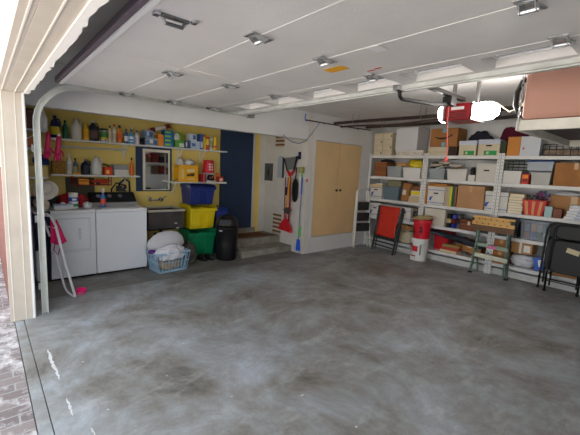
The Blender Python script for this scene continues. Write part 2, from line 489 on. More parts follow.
# hinges
def hinge(x, y, k):
    h = MB()
    h.prism([(x - 0.045, y - 0.075), (x + 0.045, y - 0.075), (x + 0.03, y), (x + 0.045, y + 0.075), (x - 0.045, y + 0.075), (x - 0.03, y)], GZ - 0.012, GZ - 0.006, 'z')
    h.prism([(y - 0.05, GZ - 0.012), (y + 0.05, GZ - 0.012), (y + 0.012, GZ - 0.04), (y - 0.012, GZ - 0.04)], x - 0.032, x - 0.027, 'x')
    h.prism([(y - 0.05, GZ - 0.012), (y + 0.05, GZ - 0.012), (y + 0.012, GZ - 0.04), (y - 0.012, GZ - 0.04)], x + 0.027, x + 0.032, 'x')
    h.tube([(x - 0.036, y, GZ - 0.033), (x + 0.036, y, GZ - 0.033)], 0.010, 8)
    h.build('hinge', mat((196, 198, 200), 0.25, 0.8), gd)
for y in (1.2, 1.73, 2.25):
    for x in (-4.08, -2.87, -1.70, -0.55, 0.6):
        hinge(x, y, 0)
# lock / lift handle in the middle of the bottom section
lh = MB(); lh.box(-1.83, -1.80, 0.70, 0.84, GZ - 0.012, GZ); lh.tube([(-1.84, 0.72, GZ - 0.01), (-1.84, 0.73, GZ - 0.03), (-1.84, 0.82, GZ - 0.03), (-1.84, 0.83, GZ - 0.01)], 0.010)
lh.build('lift_handle', mat((120, 122, 124), 0.35, 0.8), gd)
tk = MB().box(-1.83, -1.79, 0.66, 0.69, GZ - 0.02, GZ).box(-1.80, -1.76, 0.845, 0.87, GZ - 0.016, GZ); tk.build('handle_bracket', CHROME, gd, bevel=0.003)
# yellow warning sticker, tape patch, red marks
tag_y = MB().box(-1.88, -1.71, 1.90, 1.99, GZ - 0.003, GZ - 0.001); tag_y.build('warning_sticker', mat((232, 168, 30), 0.5), gd)
MB().box(-1.36, -1.28, 1.72, 1.82, GZ - 0.008, GZ - 0.006).build('tape_patch', mat((226, 226, 226), 0.4), gd)
rm = MB().box(-1.66, -1.60, 2.12, 2.135, GZ - 0.003, GZ - 0.001).box(-1.58, -1.53, 2.10, 2.115, GZ - 0.003, GZ - 0.001)
rm.build('red_marking', mat((190, 60, 50), 0.6), gd)
# operator bracket and bent black arm
MB().box(-1.745, -1.695, 2.58, 2.70, GZ - 0.04, GZ).build('arm_bracket', CHROME, gd, bevel=0.004)

def track(x, sg, lab):
    t = thing('garage_door_track', lab, 'door track', (0, 0, 0))
    ya, zr = 0.428, 0.39
    pts = [(x, ya, 0.0), (x, ya, 1.93)] + [(x, ya + zr - zr * math.cos(R(a)), 1.93 + zr * math.sin(R(a))) for a in range(8, 91, 8)] + [(x, ya + zr + 0.02, 2.33), (x, 2.95, 2.33)]
    # C-shaped channel swept along the path
    m = MB(); rings = []
    prof = [(-0.028, -0.022), (0.028, -0.022), (0.028, 0.022), (0.021, 0.022), (0.021, -0.016), (-0.021, -0.016), (-0.021, 0.022), (-0.028, 0.022)]
    P = [Vector(p) for p in pts]
    for i, p in enumerate(P):
        tg = (P[min(i + 1, len(P) - 1)] - P[max(i - 1, 0)]).normalized()
        n = Vector((0, tg.z, -tg.y))     # across the channel, in the yz plane
        rings.append([m.bm.verts.new(p + n * a + Vector((sg * b, 0, 0))) for a, b in prof])
    for A, B in zip(rings, rings[1:]):
        for k in range(8):
            m.bm.faces.new((A[k], A[(k + 1) % 8], B[(k + 1) % 8], B[k]))
    m.bm.faces.new(rings[0][::-1]); m.bm.faces.new(rings[-1])
    m.build('channel', mat((206, 209, 204), 0.45, 0.3, var=0.05), t)
    for z in (0.25, 0.95, 1.65):
        MB().box(min(x - sg * 0.03, x - sg * 0.024), max(x - sg * 0.03, x - sg * 0.024), 0.382, 0.44, z, z + 0.07).build('bracket', GALV, t)
    b = MB().box(x - 0.04, x + 0.04, 2.88, 2.96, 2.29, 2.37); b.build('end_bracket', mat((120, 122, 120), 0.4, 0.8), t)
    MB().box(x - 0.015, x + 0.015, 2.90, 2.93, 2.37, CZ).build('hanger', GALV, t)
    for y in (1.2, 1.73, 2.25):
        MB().lathe([(0.001, -0.012), (0.022, -0.01), (0.022, 0.01), (0.001, 0.012)], M=Matrix.Translation((x + sg * 0.01, y, 2.33)) @ Matrix.Rotation(R(90), 4, 'Y')).build('roller', mat((90, 90, 90), 0.4, 0.5), t)
track(-4.27, 1, 'galvanised curved track of the garage door beside the beige jamb')
track(0.83, -1, 'galvanised garage door track at the other side of the opening')

# ================================================================== OPENER, RODS, CEILING STORAGE
op = thing('garage_door_opener', 'red garage door opener with two lit white lamps hung from ceiling', 'garage door opener', (-1.715, 3.70, 2.18))
RED = mat((150, 10, 26), 0.35)
hs = MB().box(-0.125, 0.135, 0.0, 0.34, 0, 0.165).build('housing', RED, op, bevel=0.015)
MB().box(-0.06, 0.07, -0.004, -0.001, 0.10, 0.13).build('name_plate', mat((224, 224, 224), 0.4), hs)
for i in range(4): MB().box(-0.08, 0.10, -0.003, -0.0005, 0.02 + i * 0.018, 0.027 + i * 0.018).build('vent_slot', BLACK, hs)
MB().tube(arc((0.12, -0.012, 0.085), 0.065, -80, 80, 8, 'xz'), 0.006, 6).build('lamp_guard', BLACK, hs, smooth=True)
MB().box(-0.15, -0.13, -0.01, 0.34, -0.01, 0.175).build('end_plate', mat((196, 198, 200), 0.35, 0.5), op, bevel=0.004)
MB().box(0.14, 0.15, 0.0, 0.34, -0.005, 0.17).build('end_plate', mat((150, 152, 154), 0.35, 0.6), op, bevel=0.003)
LAMP = emis((1.0, 0.96, 0.9), 50)
for x0_, sg, ln in ((-0.151, -1, 0.085), (0.151, 1, 0.20)):
    prof = [(0.05, 0), (0.082, 0.008), (0.09, ln * 0.35), (0.082, ln * 0.7), (0.05, ln * 0.95), (0.001, ln)]
    M_ = Matrix.Translation((x0_, 0.12, 0.085)) @ Matrix.Rotation(R(90 * sg), 4, 'Y')
    plabel(MB().lathe(prof, n=20, M=M_, sy=1.2).build('lamp_lens', LAMP, op, smooth=True), 'brightly lit white lamp cover')
for x in (-0.12, 0.12):
    MB().box(x - 0.015, x + 0.015, 0.15, 0.18, 0.166, CZ - 2.181).build('hanger_strap', mat((110, 110, 108), 0.5, 0.7), op)
MB().box(-0.022, 0.022, -3.34, 0.12, 0.20, 0.235).build('rail', mat((34, 31, 30), 0.6), op)
MB().box(-0.045, 0.045, -0.24, -0.12, 0.11, 0.199).build('trolley', BLACK, op, bevel=0.01)
MB().tube([(0, -1.07, 0.11), (0, -1.05, 0.06), (0, -1.02, 0.045), (0, -0.97, 0.045), (0, -0.50, 0.08), (0, -0.20, 0.13)], 0.016).build('door_arm', BLACK, op, smooth=True)
cordo = MB().tube([(0, -0.18, 0.11), (-0.02, -0.14, -0.02), (-0.02, -0.10, -0.2), (-0.03, -0.06, -0.38)], 0.005, 6).build('release_cord', mat((214, 110, 106), 0.7), op)
MB().lathe([(0.008, 0), (0.02, 0.02), (0.012, 0.05), (0.001, 0.055)], M=Matrix.Translation((-0.03, -0.06, -0.43)), n=10).build('cord_handle', mat((226, 90, 90), 0.5), cordo)
cb = MB().tube([(0.1, 0.30, 0.17), (0.2, 0.45, 0.22), (0.32, 0.5, 0.12), (0.42, 0.55, 0.18), (0.45, 0.6, 0.44)], 0.006, 6).build('power_cable', mat((214, 204, 180), 0.6), op)

# long poles slung below the ceiling near the back
def pole(p0, p1, r, m, lab, wob=0.0):
    a, b = Vector(p0), Vector(p1); pts = []
    for i in range(15):
        t = i / 14
        p = a.lerp(b, t); p.z += math.sin(t * 9) * wob - 0.02 * math.sin(t * PI); pts.append(p)
    return tag(MB().tube(pts, r, 8).build('long_pole', m, smooth=True), lab, 'pole', 'dark poles slung below the ceiling')
POLEM = mat((52, 40, 36), 0.5, var=0.3, scale=10)
pole((-4.68, 5.12, 2.50), (-0.9, 5.16, 2.52), 0.026, POLEM, 'thick dark brown pole slung under the ceiling, upper one seen behind the opener', 0.006)
pole((-4.6, 5.21, 2.44), (-2.4, 5.22, 2.44), 0.016, mat((74, 56, 50), 0.5), 'thin brown pole strapped along the thick dark one under the ceiling', 0.01)
pole((-4.62, 6.02, 2.52), (-1.0, 5.98, 2.54), 0.024, mat((46, 38, 36), 0.5, var=0.2), 'dark pole under the ceiling nearest the back shelving', 0.004)
for x in (-4.2, -2.9, -1.4):
    h = thing('ceiling_hook', {-4.2: 'wire sling carrying the dark poles beside the closet doors', -2.9: 'wire sling carrying the dark poles in front of the white carton', -1.4: 'wire sling carrying the dark poles by the salmon case'}[x], 'hook', (x, 5.1, CZ))
    MB().tube([(0, -0.02, 0), (0, -0.045, -0.13), (0, 0.02, -0.20), (0, 0.12, -0.18), (0, 0.14, 0)], 0.005, 6).build('wire', GALV, h)
    MB().tube([(0, 0.86, 0), (0, 0.85, -0.13), (0, 0.9, -0.155), (0, 0.95, -0.13), (0, 0.95, 0)], 0.005, 6).build('wire', GALV, h)
# thin rod along the closet wall with blue hook and cord
rd = thing('wall_rod', 'thin dark rod above the closet doors with a blue end hook', 'rod', (-4.72, 4.42, 2.48))
MB().tube([(0, 0, 0), (0, 0.9, 0.0), (0, 1.9, 0.02)], 0.011).build('rod', mat((58, 40, 40), 0.5), rd)
MB().tube([(0, 0.0, -0.02), (0, -0.03, 0), (0, -0.03, 0.06), (0, -0.02, 0.10)], 0.009).build('hook', mat((40, 110, 190), 0.5), rd)
MB().box(-0.06, 0.01, 0.5, 0.52, -0.015, 0.015).box(-0.06, 0.01, 1.5, 1.52, -0.005, 0.025).build('bracket', GALV, rd)
tag(MB().tube([(-4.70, 4.74, 2.47), (-4.72, 4.68, 2.38), (-4.745, 4.58, 2.24), (-4.755, 4.46, 2.12), (-4.76, 4.32, 2.06), (-4.765, 4.16, 2.07), (-4.765, 4.02, 2.12), (-4.765, 3.95, 2.18)], 0.006, 6).build('hanging_cable', mat((70, 100, 160), 0.5), smooth=True), 'thin blue cable looping down from the rod in front of the vents', 'cable')

# overhead storage platform with chain
pf = thing('storage_platform', 'white lumber storage platform hung by chain under the ceiling', 'overhead rack', (-1.10, 3.5, 2.02))
LUM = mat((220, 216, 206), 0.6, var=0.05, scale=5)
MB().box(0, 2.3, 0, 0.04, 0, 0.085).build('front_beam', LUM, pf, bevel=0.003)
MB().box(0, 2.3, 1.76, 1.80, 0, 0.085).build('rear_beam', LUM, pf, bevel=0.003)
for x in (0.0, 1.1, 2.26):
    MB().box(x, x + 0.04, 0.041, 1.759, 0, 0.07).build('side_beam', LUM, pf, bevel=0.003)
MB().box(0.001, 2.299, 0.041, 1.759, 0.071, 0.083).build('added_deck', mat((84, 76, 74), 0.7, var=0.05), pf)  # dark sheet added over open beams, standing in for the dark between them
def chain(x, y, z0, z1):
    m = MB(); z = z0; k = 0
    while z < z1:
        h = 0.026; w = 0.009
        ring = []
        for i in range(10):
            a = 2 * PI * i / 10
            u, v = w * math.cos(a), h * math.sin(a)
            ring.append((x + (u if k % 2 else 0), y + (0 if k % 2 else u), z + v))
        m.tube(ring, 0.0032, 5, closed=True); z += 0.038; k += 1
    return m
chain(0.02, -0.012, 0.03, CZ - 2.055).build('chain', mat((190, 192, 192), 0.3, 0.8), pf, smooth=True)
chain(2.28, -0.012, 0.03, CZ - 2.055).build('chain', mat((190, 192, 192), 0.3, 0.8), pf, smooth=True)
chain(0.02, 1.815, 0.03, CZ - 2.055).build('chain', mat((190, 192, 192), 0.3, 0.8), pf, smooth=True)
cs = thing('padded_case', 'large salmon vinyl case with black handle lying on the platform', 'case', (-1.09, 3.55, 2.107))
SALM = mat((186, 140, 124), 0.45, var=0.02, scale=2)
MB().box(0, 2.0, 0.0, 0.62, 0, 0.50).build('body', SALM, cs, bevel=0.05)
MB().box(-0.004, 2.004, 0.30, 0.32, 0.001, 0.505).build('seam', mat((150, 96, 82), 0.5), cs)
MB().tube([(0.0, 0.12, 0.06), (-0.05, 0.12, 0.08), (-0.085, 0.12, 0.16), (-0.085, 0.12, 0.27), (-0.05, 0.12, 0.36), (0.0, 0.12, 0.38)], 0.022, 10).build('handle', BLACK, cs, smooth=True)
MB().box(-0.015, 0.001, 0.08, 0.16, 0.03, 0.42).build('handle_plate', BLACK, cs, bevel=0.005)
bg_ = thing('duffel_bag', 'dark duffel bag on the platform behind the salmon case', 'bag', (0.1, 4.85, 2.105))
MB().blob(1.3, 0.5, 0.30, 3, 0.08, flat=0.6).build('body', mat((44, 46, 56), 0.8), bg_)
MB().tube([(-0.25, -0.1, 0.26), (-0.15, -0.12, 0.36), (0.15, -0.12, 0.36), (0.25, -0.1, 0.26)], 0.012).build('handle', BLACK, bg_)

# ================================================================== BACK SHELVING
YS = 6.43
TOPS = [1.98, 1.54, 1.06, 0.67, 0.20]
BAYS = [(-4.775, -3.475), (-3.47, -2.17), (-2.165, -0.87)]
labs = ['white slotted shelving unit beside the closet doors', 'white slotted shelving unit between the other two, behind the red bucket', 'white slotted shelving unit behind the black folding chairs']
for (x0, x1), lb in zip(BAYS, labs):
    u = thing('shelving_unit', lb, 'shelving', ((x0 + x1) / 2, YS + 0.23, 0), 0, 'white shelving along the back wall')
    w = (x1 - x0) / 2
    for z in TOPS:
        sh = MB().box(-w + 0.002, w - 0.002, -0.225, 0.225, z - 0.055, z).build('shelf', M_SHELF, u, bevel=0.003)
    for sx in (-1, 1):
        for sy in (-1, 1):
            px = sx * (w - 0.025); py = sy * 0.232
            m = MB().box(px - 0.024, px + 0.024, py - 0.006, py + 0.006, 0, 2.02)
            p = m.build('post', M_SHELF, u)
            if sy < 0:
                q = MB(); z = 0.1
                while z < 1.98:
                    q.box(px - 0.006, px + 0.006, py - 0.0075, py - 0.005, z, z + 0.02); z += 0.055
                q.build('perforation_pattern', mat((150, 150, 150), 0.8), p)
    MB().box(-w + 0.002, w - 0.002, -0.16, -0.14, 0.0, 0.105).build('kick_board', mat((206, 206, 202), 0.6, var=0.03), u)

def on(tier): return TOPS[tier - 1] + 0.001
def T(name, label, cat, x0, x1, z, d, yf=YS + 0.03, group=None, rz=0):
    return thing(name, label, cat, ((x0 + x1) / 2, yf + d / 2, z), rz, group), (x1 - x0)

def carton(x0, x1, z, h, d, label, m=CARD, yf=YS + 0.03, tape=TAPE, name='cardboard_box', group=None, rz=0, cat='box'):
    t, w = T(name, label, cat, x0, x1, z, d, yf, group, rz)
    MB().box(-w / 2, w / 2, -d / 2, d / 2, 0, h).build('carton', m, t, bevel=0.003)
    if tape:
        MB().box(-0.025, 0.025, -d / 2, d / 2, h - 0.001, h + 0.0015).box(-0.025, 0.025, -d / 2 - 0.0015, -d / 2 + 0.001, h * 0.72, h + 0.0015).build('tape', tape, t)
    return t

def bankers(x0, x1, z, h, d, label, m=BOXWHITE, lidm=BOXWHITE, mark=BLUEMARK, yf=YS + 0.03, band=BLUEMARK, group='white lidded file boxes', hole=True, tilt=0):
    t, w = T('file_box', label, 'file box', x0, x1, z, d, yf, group)
    MB().box(-w / 2 + 0.006, w / 2 - 0.006, -d / 2 + 0.006, d / 2 - 0.006, 0, h - 0.02).build('carton', m, t, bevel=0.002)
    MB().box(-w / 2, w / 2, -d / 2, d / 2, h - 0.075, h).build('lid', lidm, t, bevel=0.004)
    f = -d / 2 + 0.006
    if hole:
        MB().box(-0.045, 0.045, f - 0.0015, f + 0.002, h * 0.62 - 0.012, h * 0.62 + 0.012).build('hand_hole', DARKHOLE, t, bevel=0.004)
    if mark:
        k = MB(); a, zc = -w * 0.28, h * 0.36
        k.prism([(a - 0.03, zc - 0.04), (a + 0.005, zc - 0.06), (a + 0.02, zc), (a + 0.05, zc + 0.04), (a + 0.01, zc + 0.025), (a - 0.02, zc + 0.02)], f - 0.002, f)
        k.build('printed_mark', mark, t)
    if band:
        MB().box(-w / 2 + 0.006, w / 2 - 0.006, f - 0.001, f, 0.035, 0.045).box(-w / 2, w / 2, -d / 2 - 0.001, -d / 2, h - 0.075, h - 0.067).build('printed_band', band, t)
    return t

def bin_(x0, x1, z, h, d, label, m=PWHITE, lid=None, yf=YS + 0.035, name='storage_bin', group=None, tp=0.9, rz=0):
    t, w = T(name, label, 'storage bin', x0, x1, z, d, yf, group, rz)
    MB().tub(0, h, w * tp, d * tp, w, d).build('tub', m, t, bevel=0.003)
    r = MB()
    for a, b, c, e in ((-w / 2 - .008, w / 2 + .008, -d / 2 - .008, -d / 2), (-w / 2 - .008, w / 2 + .008, d / 2, d / 2 + .008), (-w / 2 - .008, -w / 2, -d / 2, d / 2), (w / 2, w / 2 + .008, -d / 2, d / 2)):
        r.box(a, b, c, e, h - 0.018, h)
    r.build('rim', m, t)
    if lid:
        MB().box(-w / 2 - .01, w / 2 + .01, -d / 2 - .01, d / 2 + .01, h + 0.001, h + 0.02).build('lid', lid, t, bevel=0.006)
    return t

def cloth(name, label, cat, x, y, z, w, d, h, m, seed=1, rough=0.22, freq=2.5, group=None, rz=0, flat=0.5):
    o = MB().blob(w, d, h, seed, rough, freq, flat=flat).build(name, m, loc=(x, y, z))
    o.rotation_euler = (0, 0, rz)
    return tag(o, label, cat, group)

# ---- tier 1 (top)
z = on(1)
random.seed(11)
rows = ['lowest', 'second-lowest', 'third-lowest', 'topmost']
for c, (xa, cn) in enumerate(((-4.72, 'nearest the closet wall'), (-4.49, 'beside the white carton'))):
    for r in range(4):
        t, w = T('shoe_box', '%s cream shoe box in the stack %s' % (rows[r], cn), 'box', xa, xa + 0.222, z + r * 0.116, 0.32, group='cream shoe boxes on the top shelf')
        MB().box(-w / 2 + .003, w / 2 - .003, -0.157, 0.157, 0, 0.104).build('carton', CREAM, t)
        MB().box(-w / 2, w / 2, -0.16, 0.16, 0.080, 0.1145).build('lid', mat((206, 192, 160), 0.75, var=0.04), t, bevel=0.002)
        if (c + r) % 2 == 0: MB().box(-w / 2 + 0.18, -w / 2 + 0.205, -0.1615, -0.159, 0.03, 0.07).build('label', mat((70, 62, 54), 0.7), t)
t, w = T('flat_box', 'long flat pale box lying under the big white carton', 'box', -4.16, -3.56, z, 0.4)
MB().box(-w / 2, w / 2, -0.2, 0.2, 0, 0.10).build('carton', mat((206, 198, 186), 0.7, var=0.08, scale=14), t, bevel=0.003)
MB().box(-w / 2 - .003, w / 2 + .003, -0.203, 0.203, 0.065, 0.104).build('lid', BOXWHITE, t, bevel=0.003)
carton(-4.18, -3.70, z + 0.106, 0.44, 0.42, 'big plain white carton on the top shelf near the closet', mat((214, 214, 216), 0.6), tape=None, yf=YS + 0.02)
for i in range(2):
    t, w = T('flat_box', ['lower', 'upper'][i] + ' beige flat box under the brown smile carton', 'box', -3.47, -3.08, z + i * 0.081, 0.36, group='beige flat boxes under the brown carton')
    MB().box(-w / 2 + .004, w / 2 - .004, -0.176, 0.176, 0, 0.07).build('carton', CREAM, t)
    MB().box(-w / 2, w / 2, -0.18, 0.18, 0.05, 0.079).build('lid', mat((204, 192, 166), 0.7), t, bevel=0.002)
carton(-3.07, -2.92, z, 0.162, 0.34, 'small dark brown box under the right end of the smile carton', mat((66, 50, 40), 0.8), tape=None)
# brown carton with a smile arrow and blue tape
t = carton(-3.44, -2.93, z + 0.164, 0.33, 0.36, 'brown shipping carton with dark smile arrow and blue tape', CARD2, tape=None)
f = -0.18 - 0.0015
k = MB(); up_, lo_ = [], []
for i in range(13):
    a = i / 12; xx = -0.17 + a * 0.30; zz = 0.175 - 0.035 * math.sin(a * PI) + 0.012 * a
    th = 0.006 + 0.010 * math.sin(a * PI)
    up_.append((xx, zz + th)); lo_.append((xx, zz - th))
k.prism(up_ + lo_[::-1], f, f + 0.001)
k.prism([(0.105, 0.205), (0.155, 0.215), (0.15, 0.165), (0.138, 0.19)], f, f + 0.001)
plabel(k.build('smile_arrow', mat((32, 28, 34), 0.7), t), 'dark curved smile arrow print')
MB().box(-0.03, 0.04, f, f + 0.002, 0.25, 0.331).box(-0.03, 0.04, -0.18, 0.18, 0.329, 0.3315).box(-0.03, 0.04, f, f + 0.002, 0.0, 0.075).build('blue_tape', mat((120, 186, 200), 0.4), t)
cloth('blanket_bundle', 'dark navy folded bundle behind the green-printed boxes', 'blanket', -2.66, YS + 0.355, z, 0.50, 0.17, 0.46, mat((40, 42, 56), 0.9), 2, 0.12)
cloth('blanket_bundle', 'maroon blanket bundle heaped by the orange box', 'blanket', -2.14, YS + 0.355, z + 0.0, 0.52, 0.17, 0.51, mat((92, 22, 46), 0.9), 5, 0.14)
GRN = mat((44, 156, 84), 0.6)
for (xa, xb, lb, hh) in ((-2.89, -2.585, 'cream file box with green print, next to the smile carton', 0.26), (-2.565, -2.22, 'cream file box with green print, below the maroon bundle', 0.27)):
    t = bankers(xa, xb, z, hh, 0.2 if xa < -2.6 else 0.2, lb, CREAM, mat((200, 206, 222), 0.6), None, band=None, group='cream boxes with green print', hole=xa > -2.6)
    w = xb - xa
    MB().box(-w * 0.2, w * 0.38, -0.0955, -0.0935, 0.01, 0.085).build('green_print', GRN, t)
    MB().box(-w * 0.1, w * 0.02, -0.0965, -0.0953, 0.025, 0.07).build('print_gap', CREAM, t)
t = carton(-2.215, -2.13, z, 0.23, 0.2, 'narrow dark green box beside the orange box', mat((60, 70, 52), 0.8), tape=None)
carton(-2.11, -1.93, z, 0.30, 0.22, 'tall orange box beside the white carton on the top shelf', mat((206, 134, 60), 0.65), tape=None)
t = carton(-1.925, -1.66, z, 0.30, 0.22, 'tall white carton between orange box and wire basket', mat((208, 212, 218), 0.6), tape=None)
MB().box(-0.10, -0.075, -0.112, -0.11, 0.10, 0.13).build('red_dot', mat((210, 80, 60), 0.6), t)
t, w = T('wire_basket', 'black wire basket of brown sheets under the overhead platform', 'basket', -1.62, -1.02, z, 0.34)
m = MB()
for zz in (0.01, 0.09, 0.17):
    m.tube([(-w / 2, -0.17, zz), (w / 2, -0.17, zz), (w / 2, 0.17, zz), (-w / 2, 0.17, zz)], 0.006, 6, closed=True)
for i in range(8):
    xx = -w / 2 + w * i / 7
    m.tube([(xx, -0.17, 0.01), (xx, -0.17, 0.17)], 0.004, 5); m.tube([(xx, 0.17, 0.01), (xx, 0.17, 0.17)], 0.004, 5)
m.build('wire', BLACK, t)
MB().box(-w / 2 + .02, w / 2 - .02, -0.15, 0.15, 0.012, 0.10).build('contents', mat((130, 112, 96), 0.8, var=0.2, scale=20), t)

# ---- tier 2
z = on(2)
t = carton(-4.66, -4.36, z, 0.30, 0.34, 'brown wooden-looking box at the end of the second shelf by the closet', woodgrain((120, 68, 34), (158, 96, 50)), tape=None, name='wooden_box')
bin_(-4.345, -4.0, z, 0.22, 0.34, 'grey translucent bin beside the brown box, second shelf', CLEAR)
cloth('rag_bundle', 'white rags heaped inside the grey translucent bin', 'cloth', -4.17, YS + 0.19, z + 0.008, 0.27, 0.24, 0.2, mat((212, 208, 204), 0.9), 3, 0.3)
cloth('dark_bundle', 'dark cloth lying on top of the brown box', 'cloth', -4.46, YS + 0.22, z + 0.302, 0.36, 0.26, 0.06, mat((48, 42, 42), 0.9), 6, 0.2)
carton(-4.13, -3.93, z + 0.226, 0.07, 0.16, 'small tan box on the grey translucent bin', mat((198, 150, 100), 0.7), tape=None, yf=YS + 0.06)
bin_(-3.97, -3.58, z, 0.2, 0.34, 'white bin below the yellow bag, second shelf', PWHITE)
cloth('plastic_bag', 'yellow plastic bag stuffed above the white bin', 'bag', -3.76, YS + 0.20, z + 0.205, 0.38, 0.28, 0.17, mat((222, 198, 40), 0.45, var=0.12, scale=20), 8, 0.35)
cloth('white_rag', 'white cloth filling the white bin below the yellow bag', 'cloth', -3.77, YS + 0.20, z + 0.01, 0.30, 0.26, 0.20, mat((226, 222, 212), 0.9), 4, 0.12)
bin_(-3.42, -3.10, z, 0.20, 0.34, 'clear bin overflowing with odds and ends beside the post', CLEAR)
random.seed(21)
kinds = [('dark', (40, 38, 36)), ('white', (216, 210, 200)), ('grey', (120, 118, 114)), ('tan', (170, 140, 100)), ('charcoal', (58, 54, 52)), ('cream', (206, 198, 180))]
for i in range(12):
    x = random.uniform(-3.38, -2.98); zz = z + 0.21 + (i // 4) * 0.045
    if i < 3: x = -3.36 + i * 0.1
    nm, c = kinds[i % 6]
    L = random.uniform(0.14, 0.24)
    t = thing('loose_tool', '%s oddment piled in and over the clear bin, %s layer' % (nm, ['bottom', 'middle', 'top'][i // 4]), 'tool', (x, YS + 0.12 + random.uniform(-0.04, 0.12), zz), 0, 'odds and ends over the clear bin', rot=(random.uniform(-0.2, 0.2), random.uniform(-0.25, 0.25), random.uniform(-0.7, 0.7)))
    MB().taper(0, 0.032, L, 0.05, L * 0.8, 0.035).build('body', mat(c, 0.6), t, bevel=0.008)
    MB().tube([(L * 0.4, 0, 0.015), (L * 0.75, 0.01, 0.02)], 0.008, 6).build('handle', mat(tuple(int(v * 0.7) for v in c), 0.5), t)
cloth('inner_pile', 'grey jumble inside the clear bin beside the post', 'cloth', -3.26, YS + 0.20, z + 0.008, 0.25, 0.26, 0.18, mat((110, 108, 104), 0.9, var=0.4, scale=25), 9, 0.3)
bin_(-3.06, -2.70, z, 0.20, 0.32, 'plain white bin on the second shelf above the large cardboard box', mat((216, 214, 208), 0.5))
carton(-2.67, -2.56, z, 0.11, 0.16, 'small white box below the black canister', BOXWHITE, tape=None)
t, w = T('canister', 'small black canister standing on the small white box', 'canister', -2.655, -2.575, z + 0.112, 0.08)
MB().lathe([(0.036, 0), (0.038, 0.005), (0.038, 0.105), (0.03, 0.115)], n=16).build('body', BLKSOFT, t, smooth=True)
MB().lathe([(0.031, 0.116), (0.031, 0.13), (0.001, 0.132)], n=16).build('cap', BLACK, t)
bankers(-2.55, -2.22, z, 0.31, 0.36, 'off-white file box with dark hand hole on the second shelf', mat((210, 206, 196), 0.7), mat((210, 206, 196), 0.7), None, band=None)
bin_(-2.14, -1.86, z, 0.20, 0.34, 'white bin under the dark wire rack on the second shelf', mat((216, 214, 208), 0.5), rz=0)
t, w = T('wire_rack', 'dark wire rack standing on the white bin', 'rack', -2.15, -1.84, z + 0.205, 0.3)
m = MB()
for zz in (0.0, 0.05, 0.10, 0.15):
    m.tube([(-w / 2, -0.14, zz + .006), (w / 2, -0.14, zz + .006), (w / 2, 0.14, zz + .006), (-w / 2, 0.14, zz + .006)], 0.006, 6, closed=True)
for a in (-w / 2, 0, w / 2):
    m.tube([(a, -0.14, 0.006), (a, -0.14, 0.156)], 0.005, 5); m.tube([(a, 0.14, 0.006), (a, 0.14, 0.156)], 0.005, 5)
m.build('wire', mat((70, 76, 66), 0.5, 0.4), t)
t = carton(-1.85, -1.75, z, 0.16, 0.12, 'small red and orange printed box beside the clear lidded bin', mat((196, 52, 44), 0.6), tape=None)
MB().box(-0.035, 0.035, -0.062, -0.06, 0.09, 0.14).build('orange_print', mat((240, 150, 50), 0.6), t)
MB().box(-0.03, -0.008, -0.063, -0.061, 0.04, 0.075).box(0.008, 0.03, -0.063, -0.061, 0.04, 0.075).build('dark_print', BLACK, t)
bin_(-1.73, -1.47, z, 0.19, 0.3, 'clear bin at the bottom of the pair beside the large brown cardboard', mat((206, 206, 200), 0.3, alpha=0.6), lid=mat((80, 84, 92), 0.4))
cloth('white_parts', 'white crumpled contents in the clear bin of the second shelf', 'cloth', -1.60, YS + 0.18, z + 0.008, 0.2, 0.22, 0.16, mat((226, 216, 170), 0.8), 12, 0.35)
t = bin_(-1.80, -1.46, z + 0.216, 0.13, 0.3, 'clear divided bin with blue lid on the second shelf', mat((188, 196, 204), 0.3, alpha=0.55), lid=mat((40, 80, 150), 0.4), tp=0.96)
MB().box(-0.15, 0.15, -0.12, 0.12, 0.006, 0.10).build('contents', mat((176, 176, 180), 0.6, var=0.3, scale=25), t)
carton(-1.43, -0.93, z, 0.34, 0.38, 'large brown cardboard box at the end of the second shelf', CARD2, yf=YS + 0.015)

# ---- tier 3
z = on(3)
t = bankers(-4.735, -4.42, z, 0.30, 0.36, 'white file box with blue mark beside the blue-grey bin', lidm=mat((214, 190, 140), 0.7), mark=BLUEMARK)
tag(MB().box(-4.62, -4.44, YS + 0.06, YS + 0.3, z + 0.302, z + 0.325).build('paper_stack', mat((232, 230, 226), 0.7), bevel=0.002), 'white papers lying on the file box beside the blue-grey bin', 'papers')
bin_(-4.40, -4.02, z, 0.26, 0.36, 'blue-grey plastic bin on the third shelf', mat((104, 122, 134), 0.45), lid=mat((110, 128, 140), 0.45))
carton(-4.32, -4.0, z + 0.284, 0.125, 0.26, 'olive box standing on the blue-grey bin', mat((130, 126, 96), 0.7), tape=None, yf=YS + 0.06)
t = thing('cardboard_box', 'tall brown cardboard box leaning beside the blue-grey bin', 'box', (-3.89, YS + 0.16, z + 0.012), 0, rot=(0, R(6), 0))
MB().box(-0.075, 0.085, -0.12, 0.12, 0.0, 0.36).build('carton', CARD2, t, bevel=0.003)
MB().box(-0.06, 0.02, -0.122, -0.12, 0.12, 0.22).build('shipping_label', BOXWHITE, t)
carton(-3.78, -3.52, z, 0.12, 0.28, 'small beige box below the yellow-banded one', mat((200, 178, 146), 0.7), tape=None)
t = carton(-3.74, -3.53, z + 0.122, 0.11, 0.24, 'small yellow-banded box stacked beside the slotted post', BOXWHITE, tape=None)
MB().box(-0.106, 0.106, -0.1215, -0.12, 0.03, 0.10).build('yellow_band', mat((228, 208, 40), 0.6), t)
carton(-3.72, -3.55, z + 0.234, 0.09, 0.2, 'small dark brown box on top of the yellow-banded box', mat((120, 76, 48), 0.7), tape=None)
